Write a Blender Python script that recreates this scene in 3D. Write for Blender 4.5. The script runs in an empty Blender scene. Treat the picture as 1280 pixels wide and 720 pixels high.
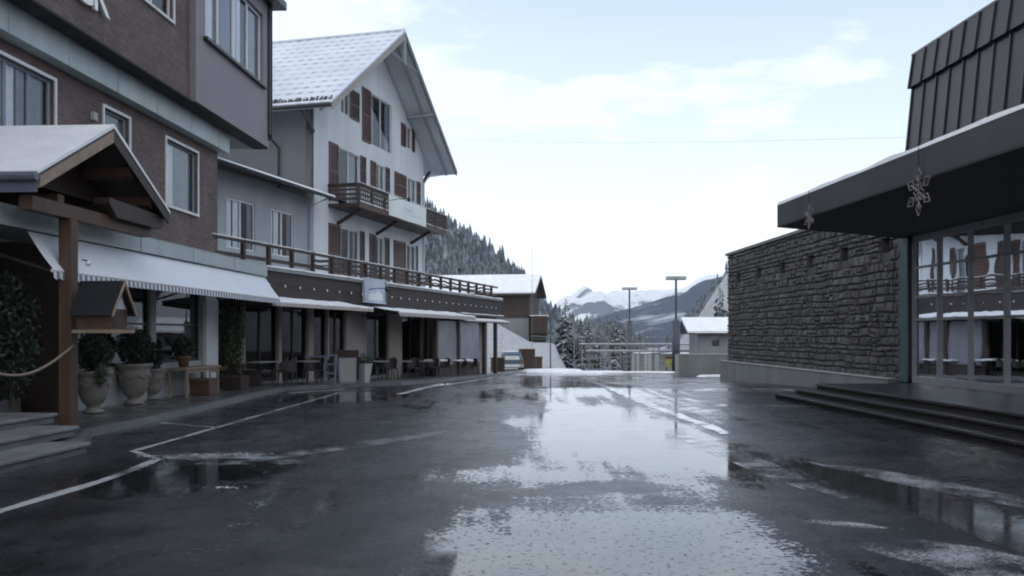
import bpy, math, random
from mathutils import Vector, Matrix, noise
random.seed(7)
S = bpy.context.scene
C = S.collection
PI = math.pi
def lerp(a, b, t): return a+(b-a)*t
def ss(a, b, x):
    t = (x-a)/(b-a); t = 0. if t < 0 else 1. if t > 1 else t
    return t*t*(3-2*t)
def interp(pts, x):
    if x <= pts[0][0]: return pts[0][1]
    for (a, b), (c, d) in zip(pts, pts[1:]):
        if x <= c: return b+(d-b)*(x-a)/(c-a)
    return pts[-1][1]

# ------------------------------------------------------------------ materials
def nt(name):
    m = bpy.data.materials.new(name); m.use_nodes = True
    t = m.node_tree
    return m, t, t.nodes['Principled BSDF'], (lambda ty, **k: mk(t, ty, **k)), t.links.new
def mk(t, ty, **k):
    n = t.nodes.new(ty)
    for a, v in k.items():
        if a in n.inputs: n.inputs[a].default_value = v
        else: setattr(n, a, v)
    return n
def ramp(t, fac, stops):
    r = t.nodes.new('ShaderNodeValToRGB'); e = r.color_ramp.elements
    while len(e) < len(stops): e.new(0.5)
    for i, (p, c) in enumerate(stops):
        e[i].position = p; e[i].color = (c, c, c, 1) if isinstance(c, (int, float)) else (*c, 1)
    t.links.new(fac, r.inputs[0]); return r.outputs[0]
def mixc(t, f, a, b, mode='MIX'):
    n = t.nodes.new('ShaderNodeMix'); n.data_type = 'RGBA'; n.blend_type = mode
    for s, v in ((0, f), (6, a), (7, b)):
        if isinstance(v, bpy.types.NodeSocket): t.links.new(v, n.inputs[s])
        elif isinstance(v, (int, float)): n.inputs[s].default_value = v if s == 0 else (v, v, v, 1)
        else: n.inputs[s].default_value = (*v, 1)
    return n.outputs[2]
def math_(t, op, a, b=0., clamp=False):
    n = t.nodes.new('ShaderNodeMath'); n.operation = op; n.use_clamp = clamp
    for s, v in ((0, a), (1, b)):
        if isinstance(v, bpy.types.NodeSocket): t.links.new(v, n.inputs[s])
        else: n.inputs[s].default_value = v
    return n.outputs[0]
def noise_(t, vec, scale, detail=4, rough=.55):
    n = mk(t, 'ShaderNodeTexNoise', Scale=scale, Detail=detail, Roughness=rough)
    if vec is not None: t.links.new(vec, n.inputs['Vector'])
    return n.outputs['Fac']
def bump(t, b, h, strength=.3, dist=.02):
    n = mk(t, 'ShaderNodeBump', Strength=strength, Distance=dist)
    t.links.new(h, n.inputs['Height']); t.links.new(n.outputs[0], b.inputs['Normal'])
def simple(name, col, rough=.6, var=.25, scale=3., bscale=40., bs=.2, bd=.005, metal=0., spec=.5, streak=False):
    """plain surface with blotches and a little relief"""
    m, t, b, N, L = nt(name)
    tc = N('ShaderNodeTexCoord').outputs['Object']
    if streak:
        mp = N('ShaderNodeMapping'); mp.inputs['Scale'].default_value = (1, 1, .12); L(tc, mp.inputs[0]); v = mp.outputs[0]
    else: v = tc
    n1 = noise_(t, v, scale, 5, .6)
    dark = tuple(c*(1-var) for c in col); light = tuple(min(.9, c*(1+var*.6)) for c in col)
    L(mixc(t, ramp(t, n1, [(.3, 0), (.7, 1)]), dark, light), b.inputs['Base Color'])
    b.inputs['Roughness'].default_value = rough; b.inputs['Metallic'].default_value = metal
    b.inputs['Specular IOR Level'].default_value = spec
    if bs: bump(t, b, noise_(t, tc, bscale, 3), bs, bd)
    return m
M = {}
M['snow'] = simple('snow', (.78, .80, .84), .7, .10, 1.5, 12, .5, .03, spec=.2)
M['slush'] = simple('slush', (.42, .44, .48), .4, .3, 6, 30, .5, .01)
M['paint'] = simple('paint_white', (.50, .50, .53), .35, .45, 7, 60, .3, .003)
def worn(name, col, lo, hi):
    m, t, b, N, L = nt(name); out = t.nodes['Material Output']
    tc = N('ShaderNodeTexCoord').outputs['Object']
    n = math_(t, 'ADD', math_(t, 'MULTIPLY', noise_(t, tc, 1.6, 4, .6), .6), math_(t, 'MULTIPLY', noise_(t, tc, 38, 3, .7), .4))
    b.inputs['Base Color'].default_value = (*col, 1); b.inputs['Roughness'].default_value = .10; b.inputs['IOR'].default_value = 1.6
    tr = N('ShaderNodeBsdfTransparent'); mx = N('ShaderNodeMixShader'); L(ramp(t, n, [(lo, 0), (hi, 1)]), mx.inputs[0])
    L(tr.outputs[0], mx.inputs[1]); L(b.outputs[0], mx.inputs[2]); L(mx.outputs[0], out.inputs[0]); return m
M['paint'] = worn('worn_road_paint', (.58, .59, .62), .36, .50)
M['concrete'] = simple('concrete', (.20, .215, .225), .55, .22, 1.3, 30, .25, .004, streak=True)
M['concrete_pale'] = simple('concrete_pale', (.36, .38, .39), .6, .2, 1.3, 30, .2, .004, streak=True)
M['kerb'] = simple('kerb_stone', (.13, .135, .145), .35, .3, 2.5, 40, .3, .004)
M['tread'] = simple('worn_step_stone', (.19, .19, .20), .4, .35, 2.5, 40, .3, .004)
M['step'] = simple('dark_step_stone', (.035, .035, .042), .32, .35, 1.5, 50, .25, .003)
M['wood'] = simple('wood_dark', (.038, .023, .019), .6, .35, 4, 30, .3, .004, streak=True)
M['wood_mid'] = simple('wood_brown', (.085, .045, .030), .6, .35, 4, 30, .3, .004, streak=True)
M['wood_pale'] = simple('wood_pale', (.27, .20, .15), .6, .25, 4, 30, .3, .004)
M['verge'] = simple('weathered_board', (.30, .285, .27), .7, .25, 4, 30, .2, .003)
M['wood_red'] = simple('shutter_red_brown', (.098, .050, .042), .5, .3, 3, 30, .2, .003)
M['wood_sh'] = simple('shutter_dark_brown', (.060, .038, .036), .5, .3, 3, 30, .2, .003)
M['white'] = simple('white_frame', (.62, .63, .66), .4, .12, 2, 20, .1, .002)
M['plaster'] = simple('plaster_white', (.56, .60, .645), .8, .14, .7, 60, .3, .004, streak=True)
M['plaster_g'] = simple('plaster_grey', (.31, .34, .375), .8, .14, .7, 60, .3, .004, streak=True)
M['plaster_shade'] = simple('plaster_shaded', (.15, .16, .18), .8, .14, .7, 60, .3, .004, streak=True)  # plaster with shade put into its colour, for the wall turned from the light
M['plaster_b'] = simple('plaster_beige', (.30, .27, .26), .8, .2, .7, 60, .3, .004, streak=True)
M['mauve'] = simple('mauve_panel', (.215, .195, .225), .65, .07, .6, 40, .1, .002)
M['zinc'] = simple('zinc_grey_green', (.36, .41, .42), .45, .16, 1.2, 6, .15, .01, metal=.25, streak=True)
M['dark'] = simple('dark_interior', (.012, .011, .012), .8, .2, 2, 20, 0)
M['metal'] = simple('dark_metal', (.035, .038, .045), .4, .2, 3, 30, .1, .002, metal=.5)
M['teal'] = simple('teal_paint', (.050, .110, .125), .45, .2, 2, 30, .1, .002)
M['roofmetal'] = simple('roof_metal', (.024, .027, .040), .5, .3, 1.2, 8, .15, .01, metal=.3, streak=True)
M['fascia'] = simple('canopy_fascia', (.052, .053, .064), .55, .25, 1.0, 20, .15, .005, streak=True)
M['soffit'] = simple('canopy_soffit', (.028, .024, .028), .6, .3, .6, 20, .1, .004)
M['frame_g'] = simple('grey_frame', (.30, .31, .34), .45, .15, 3, 30, 0)
M['galv'] = simple('galvanised', (.20, .21, .23), .5, .25, 3, 30, .1, .002, metal=.4)
M['post'] = simple('lamp_post_grey', (.045, .060, .080), .5, .2, 3, 30, .1, .002)
M['urn'] = simple('urn_stone', (.19, .18, .172), .75, .35, 6, 40, .5, .01)
M['terra'] = simple('terracotta', (.16, .075, .050), .7, .3, 6, 40, .3, .005)
M['chair'] = simple('woven_chair', (.030, .023, .024), .6, .4, 30, 120, .5, .004)
M['tabletop'] = simple('table_grey', (.22, .22, .24), .3, .25, 3, 40, .1, .002)
M['curtain'] = simple('curtain', (.80, .82, .84), .8, .12, 5, 10, .2, .01)
M['curtain_g'] = simple('curtain_grey', (.24, .27, .30), .8, .15, 5, 10, .2, .01)
M['sheet'] = simple('plastic_sheet', (.23, .225, .275), .3, .22, 1.0, 3, .4, .02)
M['trunk'] = simple('bark', (.045, .038, .035), .9, .4, 8, 30, .6, .01)
M['leaf'] = simple('leaf_dark', (.014, .026, .016), .6, .5, 9, 40, 0)
M['leaf_b'] = simple('boxwood', (.014, .028, .016), .6, .5, 14, 40, 0)
M['leaf_v'] = simple('leaf_pale', (.060, .080, .045), .6, .55, 6, 40, 0)
M['yellow'] = simple('faded_yellow', (.33, .32, .10), .6, .3, 3, 30, .1, .002)
M['carblue'] = simple('car_paint', (.10, .14, .20), .25, .1, 2, 30, 0, metal=.3)
M['tyre'] = simple('rubber', (.015, .015, .016), .8, .2, 5, 40, .2, .003)
M['red'] = simple('red_lens', (.30, .02, .02), .2, .1, 5, 40, 0)
M['sign'] = simple('sign_face', (.42, .47, .60), .4, .22, 1.2, 30, 0)
M['banner'] = simple('banner_cloth', (.64, .70, .72), .6, .07, 1, 10, .1, .01)
M['rope'] = simple('rope', (.22, .19, .15), .8, .3, 30, 80, .3, .003)
M['bluegrey'] = simple('blue_grey_paint', (.13, .14, .20), .5, .2, 3, 30, 0)
M['ice'] = simple('snowflake_lights', (.22, .21, .22), .5, .2, 10, 30, 0)
M['bulb'] = simple('bulb_glass', (.7, .7, .68), .1, .1, 10, 30, 0)
M['greensign'] = simple('green_paint', (.03, .10, .08), .5, .2, 3, 30, 0)

def glass(name, tint=.55, ior=1.6):
    m, t, b, N, L = nt(name); t.nodes.remove(b)
    out = t.nodes['Material Output']
    tr = N('ShaderNodeBsdfTransparent'); tr.inputs[0].default_value = (tint, tint*1.04, tint*1.08, 1)
    gl = N('ShaderNodeBsdfGlossy', Roughness=.015); gl.inputs[0].default_value = (.92, .95, 1, 1)
    fr = N('ShaderNodeFresnel', IOR=ior)
    tc = N('ShaderNodeTexCoord').outputs['Object']
    bp = mk(t, 'ShaderNodeBump', Strength=.06, Distance=.02); L(noise_(t, tc, 1.7, 1), bp.inputs['Height'])
    L(bp.outputs[0], gl.inputs['Normal'])
    mx = N('ShaderNodeMixShader'); L(fr.outputs[0], mx.inputs[0]); L(tr.outputs[0], mx.inputs[1]); L(gl.outputs[0], mx.inputs[2])
    L(mx.outputs[0], out.inputs[0]); return m
M['glass'] = glass('window_glass', .97, 1.5)
M['glass_d'] = glass('window_glass_dark', .45, 1.85)
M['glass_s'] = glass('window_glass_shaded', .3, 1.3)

# brown brick slips on the hotel: local Y along the wall, Z up
def brick(name, c1, c2, mortar, bw, bh, ms, rough=.7, bs=.4):
    m, t, b, N, L = nt(name)
    tc = N('ShaderNodeTexCoord').outputs['Object']
    sp = N('ShaderNodeSeparateXYZ'); L(tc, sp.inputs[0]); cb = N('ShaderNodeCombineXYZ')
    L(sp.outputs[1], cb.inputs[0]); L(sp.outputs[2], cb.inputs[1])
    br = N('ShaderNodeTexBrick', Scale=1.); L(cb.outputs[0], br.inputs['Vector'])
    for k, v in (('Color1', c1), ('Color2', c2), ('Mortar', mortar)): br.inputs[k].default_value = (*v, 1)
    br.inputs['Brick Width'].default_value = bw; br.inputs['Row Height'].default_value = bh
    br.inputs['Mortar Size'].default_value = ms; br.inputs['Mortar Smooth'].default_value = .4
    n = noise_(t, tc, 1.1, 5, .65); n2 = noise_(t, tc, 7, 3)
    c = mixc(t, .55, br.outputs[0], ramp(t, n, [(.3, .25), (.7, .8)]), 'OVERLAY')
    c = mixc(t, .25, c, ramp(t, n2, [(.3, .2), (.7, .8)]), 'OVERLAY')
    L(c, b.inputs['Base Color']); b.inputs['Roughness'].default_value = rough
    bump(t, b, br.outputs['Fac'], bs, .008); t.nodes['Bump'].invert = True
    return m
M['brick'] = brick('brown_brick_slips', (.125, .072, .066), (.072, .048, .048), (.10, .088, .088), .26, .085, .014)
M['stonecap'] = simple('stone_cap', (.16, .15, .15), .6, .3, 3, 30, .3, .01)

# natural stone blocks, colour varies by block (random per island)
m, t, b, N, L = nt('stone_blocks'); M['stone'] = m
tc = N('ShaderNodeTexCoord').outputs['Object']; geo = N('ShaderNodeNewGeometry')
isl = geo.outputs['Random Per Island']
c = ramp(t, isl, [(0, (.048, .048, .055)), (.3, (.068, .067, .074)), (.55, (.088, .083, .088)), (.8, (.074, .077, .080)), (1, (.125, .12, .124))])
c = mixc(t, .6, c, ramp(t, noise_(t, tc, 5, 6, .7), [(.3, .22), (.72, .85)]), 'OVERLAY')
L(c, b.inputs['Base Color']); b.inputs['Roughness'].default_value = .72
bump(t, b, noise_(t, tc, 9, 6, .7), .8, .03)
M['mortar'] = simple('mortar_dark', (.072, .071, .078), .9, .3, 3, 30, .4, .01)

# tiles seen through thin snow: dark tile noses show in rows
m, t, b, N, L = nt('snowy_tiles'); M['tiles'] = m
tc = N('ShaderNodeTexCoord').outputs['Object']
sp = N('ShaderNodeSeparateXYZ'); L(tc, sp.inputs[0])
wob = math_(t, 'MULTIPLY', math_(t, 'SUBTRACT', noise_(t, tc, 3, 3), .5), .25)
row = math_(t, 'ABSOLUTE', math_(t, 'SUBTRACT', math_(t, 'FRACT', math_(t, 'ADD', math_(t, 'MULTIPLY', sp.outputs[2], 2.6), wob)), .5))
col_ = math_(t, 'ABSOLUTE', math_(t, 'SUBTRACT', math_(t, 'FRACT', math_(t, 'ADD', math_(t, 'MULTIPLY', sp.outputs[0], 1.9), wob)), .5))
row = ramp(t, row, [(.10, 1), (.22, 0)]); col_ = ramp(t, col_, [(.12, 1), (.30, .22)])
w = math_(t, 'MULTIPLY', row, col_)
w2 = math_(t, 'MULTIPLY', w, ramp(t, noise_(t, tc, .8, 4), [(.3, .25), (.65, 1.)]))
L(mixc(t, w2, mixc(t, ramp(t, noise_(t, tc, .5, 5), [(.3, 0), (.7, 1)]), (.48, .52, .60), (.62, .66, .73)), (.24, .27, .33)), b.inputs['Base Color'])
b.inputs['Roughness'].default_value = .7; bump(t, b, w, .5, .03); t.nodes['Bump'].invert = True

# awning: white cloth, faint grey stripes along its fall (by local Y)
def stripes(name, a, c2, period, hard=.5, dirty=.3):
    m, t, b, N, L = nt(name)
    tc = N('ShaderNodeTexCoord').outputs['Object']; sp = N('ShaderNodeSeparateXYZ'); L(tc, sp.inputs[0])
    f = math_(t, 'GREATER_THAN', math_(t, 'FRACT', math_(t, 'MULTIPLY', sp.outputs[1], 1/period)), hard)
    L(mixc(t, .35, mixc(t, f, a, c2), ramp(t, noise_(t, tc, 2, 5), [(.3, .4), (.7, .62)]), 'OVERLAY'), b.inputs['Base Color'])
    b.inputs['Roughness'].default_value = .75; return m
M['awn'] = stripes('awning_cloth', (.66, .70, .77), (.63, .67, .74), .17)
M['val'] = stripes('awning_valance', (.60, .64, .70), (.17, .18, .22), .17)
M['val2'] = stripes('valance_beige', (.44, .40, .38), (.33, .30, .30), .24)
M['sidingd'] = stripes('dark_boards', (.036, .028, .029), (.020, .016, .018), .16, .86)
M['bark2'] = stripes('slat_boards', (.15, .13, .13), (.07, .06, .06), .2, .85)

# conifer foliage dusted with snow on what faces up
def conifer(name, green, snowcol, lo, hi, sc):
    m, t, b, N, L = nt(name)
    geo = N('ShaderNodeNewGeometry'); sp = N('ShaderNodeSeparateXYZ'); L(geo.outputs['True Normal'], sp.inputs[0])
    z = math_(t, 'ABSOLUTE', sp.outputs[2])
    tc = N('ShaderNodeTexCoord').outputs['Object']
    n = noise_(t, tc, sc, 3, .7)
    f = ramp(t, math_(t, 'ADD', math_(t, 'MULTIPLY', z, .5), n), [(lo, 0), (hi, 1)])
    g2 = mixc(t, geo.outputs['Random Per Island'], green, tuple(x*1.9 for x in green))
    L(mixc(t, f, g2, snowcol), b.inputs['Base Color']); b.inputs['Roughness'].default_value = .8
    b.inputs['Specular IOR Level'].default_value = .1
    return m
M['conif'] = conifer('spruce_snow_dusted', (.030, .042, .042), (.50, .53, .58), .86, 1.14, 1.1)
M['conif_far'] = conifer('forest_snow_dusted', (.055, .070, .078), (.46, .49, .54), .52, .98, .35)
M['twig'] = simple('bare_twigs', (.11, .095, .095), .9, .3, 8, 30, 0)

# far relief: dark woods and open snow by noise, rock where steep
def hillmat(name, wood, snowc, lo, hi, sc, zdep=None):
    m, t, b, N, L = nt(name)
    tc = N('ShaderNodeTexCoord').outputs['Object']
    n = noise_(t, tc, sc, 8, .62)
    if zdep:
        sp = N('ShaderNodeSeparateXYZ'); L(tc, sp.inputs[0])
        n = math_(t, 'ADD', n, math_(t, 'MULTIPLY', math_(t, 'SUBTRACT', sp.outputs[2], zdep[0]), zdep[1]))
    fine = noise_(t, tc, sc*22, 4, .7)
    n = math_(t, 'ADD', n, math_(t, 'MULTIPLY', math_(t, 'SUBTRACT', fine, .5), .22))
    L(mixc(t, ramp(t, n, [(lo, 0), (hi, 1)]), mixc(t, fine, wood, tuple(x*1.8 for x in wood)), snowc), b.inputs['Base Color'])
    b.inputs['Roughness'].default_value = .85; b.inputs['Specular IOR Level'].default_value = .1
    bump(t, b, fine, .8, 6.)
    return m
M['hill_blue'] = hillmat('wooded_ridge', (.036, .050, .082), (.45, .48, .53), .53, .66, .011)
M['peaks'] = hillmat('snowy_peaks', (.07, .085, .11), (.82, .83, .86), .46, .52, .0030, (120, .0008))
M['field'] = hillmat('snow_field', (.20, .20, .22), (.78, .80, .84), .24, .42, .06)

# wet asphalt: puddles where the surface dips
m, t, b, N, L = nt('wet_asphalt'); M['asphalt'] = m
tc = N('ShaderNodeTexCoord').outputs['Object']
def ell(cx, cy, rx, ry, ang=0.):
    mp = N('ShaderNodeMapping'); mp.vector_type = 'TEXTURE'
    mp.inputs['Location'].default_value = (cx, cy, 0); mp.inputs['Rotation'].default_value = (0, 0, ang)
    mp.inputs['Scale'].default_value = (rx, ry, 1e4)
    L(tc, mp.inputs[0])
    ln = N('ShaderNodeVectorMath'); ln.operation = 'LENGTH'; L(mp.outputs[0], ln.inputs[0])
    return math_(t, 'SUBTRACT', 1., ln.outputs['Value'], True)
stretch = N('ShaderNodeMapping'); stretch.inputs['Scale'].default_value = (1., .5, 1); L(tc, stretch.inputs[0])
big = noise_(t, stretch.outputs[0], .55, 3, .5); mid = noise_(t, tc, 2.2, 4, .6); fine = noise_(t, tc, 17, 3, .7); grit = noise_(t, tc, 70, 3, .7)
dips = None
for e_, k_ in ((ell(.95, 6.6, 2.3, 4.2), 2.2), (ell(1.55, 15.0, 2.3, 7.0, .0), 2.4), (ell(2.0, 30, 2.9, 16, .05), 2.2), (ell(3.2, 52, 5.5, 20), 2.0),
               (ell(-3.9, 10.6, 1.5, 2.0, -.2), 2.0), (ell(4.2, 9.4, .8, 4.8, .12), 2.0), (ell(-4.4, 24, 2.2, 3.2, -.3), 1.8), (ell(-1.0, 14.2, 1.55, 3.2), -3.4), (ell(-.35, 10.7, 1.1, .9), 1.3), (ell(1.0, 9.9, .8, .45, .1), -1.8),
               (ell(1.2, 8.9, 3.2, .9, .0), -.75), (ell(.9, 9.6, 1.3, .35, .15), -1.4), (ell(2.9, 7.6, 1.4, 2.2, .2), -.6), (ell(.2, 5.3, 1.1, .3, .1), -1.0), (ell(2.0, 22, .5, 5, -.05), -1.1), (ell(2.9, 24, .25, 6, -.05), -1.5), (ell(.6, 27, .9, 3), -1.2), (ell(-1, 24, 2, 6), .7)):
    v = math_(t, 'MULTIPLY', e_, k_)
    dips = v if dips is None else math_(t, 'ADD', dips, v)
macro = math_(t, 'ADD', dips, math_(t, 'MULTIPLY', math_(t, 'SUBTRACT', big, .5), 2.9))
macro = math_(t, 'ADD', macro, math_(t, 'MULTIPLY', math_(t, 'SUBTRACT', mid, .5), 1.5))
tyre = N('ShaderNodeMapping'); tyre.inputs['Scale'].default_value = (3.2, .10, 1); tyre.inputs['Rotation'].default_value = (0, 0, .06); L(tc, tyre.inputs[0])
macro = math_(t, 'ADD', macro, math_(t, 'MULTIPLY', math_(t, 'SUBTRACT', noise_(t, tyre.outputs[0], 1., 3, .6), .52), 2.2))
cap = math_(t, 'SUBTRACT', 1.16, math_(t, 'MULTIPLY', math_(t, 'MINIMUM', math_(t, 'MULTIPLY', ell(1.6, 7.2, 5.0, 4.6), 2.2), 1.), .27))
lvl0 = math_(t, 'MINIMUM', math_(t, 'MAXIMUM', macro, -.3), cap)
spk = math_(t, 'MULTIPLY', math_(t, 'SUBTRACT', fine, .5), 3.3)
pud = ramp(t, math_(t, 'ADD', lvl0, spk), [(.52, 0), (.60, 1)])     # standing water with grit poking through near its edge
wet = ramp(t, math_(t, 'ADD', math_(t, 'ADD', lvl0, math_(t, 'MULTIPLY', spk, .3)), math_(t, 'MULTIPLY', math_(t, 'SUBTRACT', big, .5), .8)), [(.0, 0), (.5, 1)])      # damp film
patch = noise_(t, tc, .9, 6, .6)
dry = mixc(t, ramp(t, patch, [(.40, 0), (.60, 1)]), (.014, .0145, .018), (.042, .042, .047))
dry = mixc(t, .85, dry, ramp(t, grit, [(.38, .05), (.64, 1.)]), 'OVERLAY')
vo = mk(t, 'ShaderNodeTexVoronoi', feature='DISTANCE_TO_EDGE', Scale=.33); dst = N('ShaderNodeVectorMath'); dst.operation = 'ADD'; L(tc, dst.inputs[0])
dn = mk(t, 'ShaderNodeTexNoise', Scale=1.1, Detail=4.); L(tc, dn.inputs['Vector']); dsc = N('ShaderNodeVectorMath'); dsc.operation = 'SCALE'; dsc.inputs['Scale'].default_value = 1.6; L(dn.outputs['Color'], dsc.inputs[0]); L(dsc.outputs[0], dst.inputs[1]); L(dst.outputs[0], vo.inputs['Vector'])
crack = math_(t, 'MULTIPLY', ramp(t, vo.outputs['Distance'], [(.002, 1), (.008, 0)]), ramp(t, patch, [(.45, 0), (.55, 1)]))
dry = mixc(t, math_(t, 'MULTIPLY', crack, .8), dry, (.008, .008, .010))
salt = ramp(t, math_(t, 'ADD', mid, math_(t, 'MULTIPLY', fine, .5)), [(.86, 0), (.98, 1)])
dry = mixc(t, math_(t, 'MULTIPLY', salt, .05), dry, (.28, .31, .37))
col = mixc(t, wet, dry, (.016, .016, .019)); L(col, b.inputs['Base Color'])
r = math_(t, 'SUBTRACT', math_(t, 'ADD', .20, math_(t, 'MULTIPLY', ramp(t, noise_(t, tc, 1.7, 5, .7), [(.35, 0), (.65, 1)]), .12)), math_(t, 'MULTIPLY', pud, .19))
L(math_(t, 'MAXIMUM', r, .015), b.inputs['Roughness']); p2 = ramp(t, noise_(t, tc, .7, 6, .68), [(.35, 0), (.68, 1)])
L(math_(t, 'ADD', math_(t, 'ADD', 1.24, math_(t, 'MULTIPLY', p2, .14)), math_(t, 'MULTIPLY', pud, .62)), b.inputs['IOR'])
h = math_(t, 'ADD', math_(t, 'MULTIPLY', grit, .5), math_(t, 'MULTIPLY', fine, .7))
bp = mk(t, 'ShaderNodeBump', Distance=.012); L(h, bp.inputs['Height'])
L(math_(t, 'SUBTRACT', .62, math_(t, 'MULTIPLY', pud, .612)), bp.inputs['Strength']); L(bp.outputs[0], b.inputs['Normal'])

m, t, b, N, L = nt('wet_paving'); M['paving'] = m
tc = N('ShaderNodeTexCoord').outputs['Object']
br = N('ShaderNodeTexBrick', Scale=1.); L(tc, br.inputs['Vector'])
for k, v in (('Color1', (.060, .060, .064)), ('Color2', (.085, .083, .084)), ('Mortar', (.03, .03, .03))): br.inputs[k].default_value = (*v, 1)
br.inputs['Brick Width'].default_value = .5; br.inputs['Row Height'].default_value = .5; br.inputs['Mortar Size'].default_value = .012
L(mixc(t, .6, br.outputs[0], ramp(t, noise_(t, tc, 1.3, 5), [(.3, .2), (.7, .85)]), 'OVERLAY'), b.inputs['Base Color'])
L(ramp(t, noise_(t, tc, .9, 4), [(.35, .18), (.65, .5)]), b.inputs['Roughness']); bump(t, b, noise_(t, tc, 40, 3), .3, .004)

# ------------------------------------------------------------------ mesh builder
class MB:
    def __init__(s): s.v = []; s.f = []; s.m = []
    def face(s, pts, m=0):
        n = len(s.v); s.v += [tuple(p) for p in pts]; s.f.append(tuple(range(n, n+len(pts)))); s.m.append(m)
    def box(s, x0, x1, y0, y1, z0, z1, m=0, mat=None):
        n = len(s.v)
        P = [(x, y, z) for z in (min(z0, z1), max(z0, z1)) for y in (min(y0, y1), max(y0, y1)) for x in (min(x0, x1), max(x0, x1))]
        if mat is not None: P = [tuple(mat @ Vector(p)) for p in P]
        s.v += P
        for q in ((0, 2, 3, 1), (4, 5, 7, 6), (0, 1, 5, 4), (2, 6, 7, 3), (0, 4, 6, 2), (1, 3, 7, 5)):
            s.f.append(tuple(n+i for i in q)); s.m.append(m)
        return s
    def bar(s, a, b, w, h, m=0, up=(0, 0, 1)):
        a = Vector(a); b = Vector(b); d = (b-a); l = d.length; d.normalize(); up = Vector(up)
        if abs(d.dot(up)) > .98: up = Vector((1, 0, 0))
        x = d.cross(up).normalized(); z = x.cross(d)
        mt = Matrix(((x.x, d.x, z.x, a.x), (x.y, d.y, z.y, a.y), (x.z, d.z, z.z, a.z), (0, 0, 0, 1)))
        return s.box(-w/2, w/2, 0, l, -h/2, h/2, m, mt)
    def tube(s, pts, r, n=8, m=0, cap=True):
        pts = [Vector(p) for p in pts]; rs = r if isinstance(r, (list, tuple)) else [r]*len(pts)
        base = len(s.v)
        for i, p in enumerate(pts):
            d = (pts[min(i+1, len(pts)-1)]-pts[max(i-1, 0)]).normalized()
            u = d.cross(Vector((0, 0, 1)) if abs(d.z) < .95 else Vector((1, 0, 0))).normalized(); w_ = d.cross(u)
            for k in range(n):
                a = 2*PI*k/n; s.v.append(tuple(p+(u*math.cos(a)+w_*math.sin(a))*rs[i]))
        for i in range(len(pts)-1):
            for k in range(n):
                a = base+i*n+k; b_ = base+i*n+(k+1) % n
                s.f.append((a, b_, b_+n, a+n)); s.m.append(m)
        if cap:
            s.f.append(tuple(base+k for k in range(n))[::-1]); s.m.append(m)
            s.f.append(tuple(base+(len(pts)-1)*n+k for k in range(n))); s.m.append(m)
        return s
    def lathe(s, prof, n=20, c=(0, 0, 0), m=0):
        return s.tube2([(c[0], c[1], c[2]+z) for r, z in prof], [max(r, .001) for r, z in prof], n, m)
    def tube2(s, pts, rs, n, m):
        base = len(s.v)
        for p, r in zip(pts, rs):
            for k in range(n):
                a = 2*PI*k/n; s.v.append((p[0]+r*math.cos(a), p[1]+r*math.sin(a), p[2]))
        for i in range(len(pts)-1):
            for k in range(n):
                a = base+i*n+k; b_ = base+i*n+(k+1) % n
                s.f.append((a, b_, b_+n, a+n)); s.m.append(m)
        s.f.append(tuple(base+k for k in range(n))[::-1]); s.m.append(m)
        s.f.append(tuple(base+(len(pts)-1)*n+k for k in range(n))); s.m.append(m)
        return s
    def prism(s, poly, a, b, axis='x', m=0):
        """poly: 2D points; axis x -> (y,z), y -> (x,z), z -> (x,y)"""
        def P(p, q): return {'x': (q, p[0], p[1]), 'y': (p[0], q, p[1]), 'z': (p[0], p[1], q)}[axis]
        n = len(poly); base = len(s.v)
        s.v += [P(p, a) for p in poly]+[P(p, b) for p in poly]
        s.f.append(tuple(base+i for i in range(n))); s.m.append(m)
        s.f.append(tuple(base+n+i for i in range(n))[::-1]); s.m.append(m)
        for i in range(n):
            j = (i+1) % n; s.f.append((base+i, base+n+i, base+n+j, base+j)); s.m.append(m)
        return s
    def wall(s, xf, xb, y0, y1, z0, z1, ops, line=None, m=0):
        """slab between planes x=xf (face) and x=xb with rectangular openings; line(y) cuts its top"""
        ys = sorted({y0, y1, *[o[i] for o in ops for i in (0, 1) if y0 < o[i] < y1]} | ({line[1]} if line else set()))
        zs = sorted({z0, z1, *[o[i] for o in ops for i in (2, 3) if z0 < o[i] < z1]})
        for ya, yb in zip(ys, ys[1:]):
            for za, zb in zip(zs, zs[1:]):
                cy = (ya+yb)/2; cz = (za+zb)/2
                if any(o[0] < cy < o[1] and o[2] < cz < o[3] for o in ops): continue
                poly = [(ya, za), (yb, za), (yb, zb), (ya, zb)]
                if line:
                    out = []
                    for i in range(len(poly)):
                        p, q = poly[i], poly[(i+1) % len(poly)]
                        dp = line[0](p[0])-p[1]; dq = line[0](q[0])-q[1]
                        if dp >= 0: out.append(p)
                        if dp*dq < 0:
                            k = dp/(dp-dq); out.append((lerp(p[0], q[0], k), lerp(p[1], q[1], k)))
                    poly = out
                    if len(poly) < 3: continue
                for x in (xf, xb): s.face([(x, p[0], p[1]) for p in poly], m)
        for o in ops:
            ya, yb, za, zb = o[:4]
            for q in (((xf, ya, za), (xb, ya, za), (xb, ya, zb), (xf, ya, zb)), ((xf, yb, za), (xb, yb, za), (xb, yb, zb), (xf, yb, zb)),
                      ((xf, ya, za), (xf, yb, za), (xb, yb, za), (xb, ya, za)), ((xf, ya, zb), (xf, yb, zb), (xb, yb, zb), (xb, ya, zb))): s.face(q, m)
        return s
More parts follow.
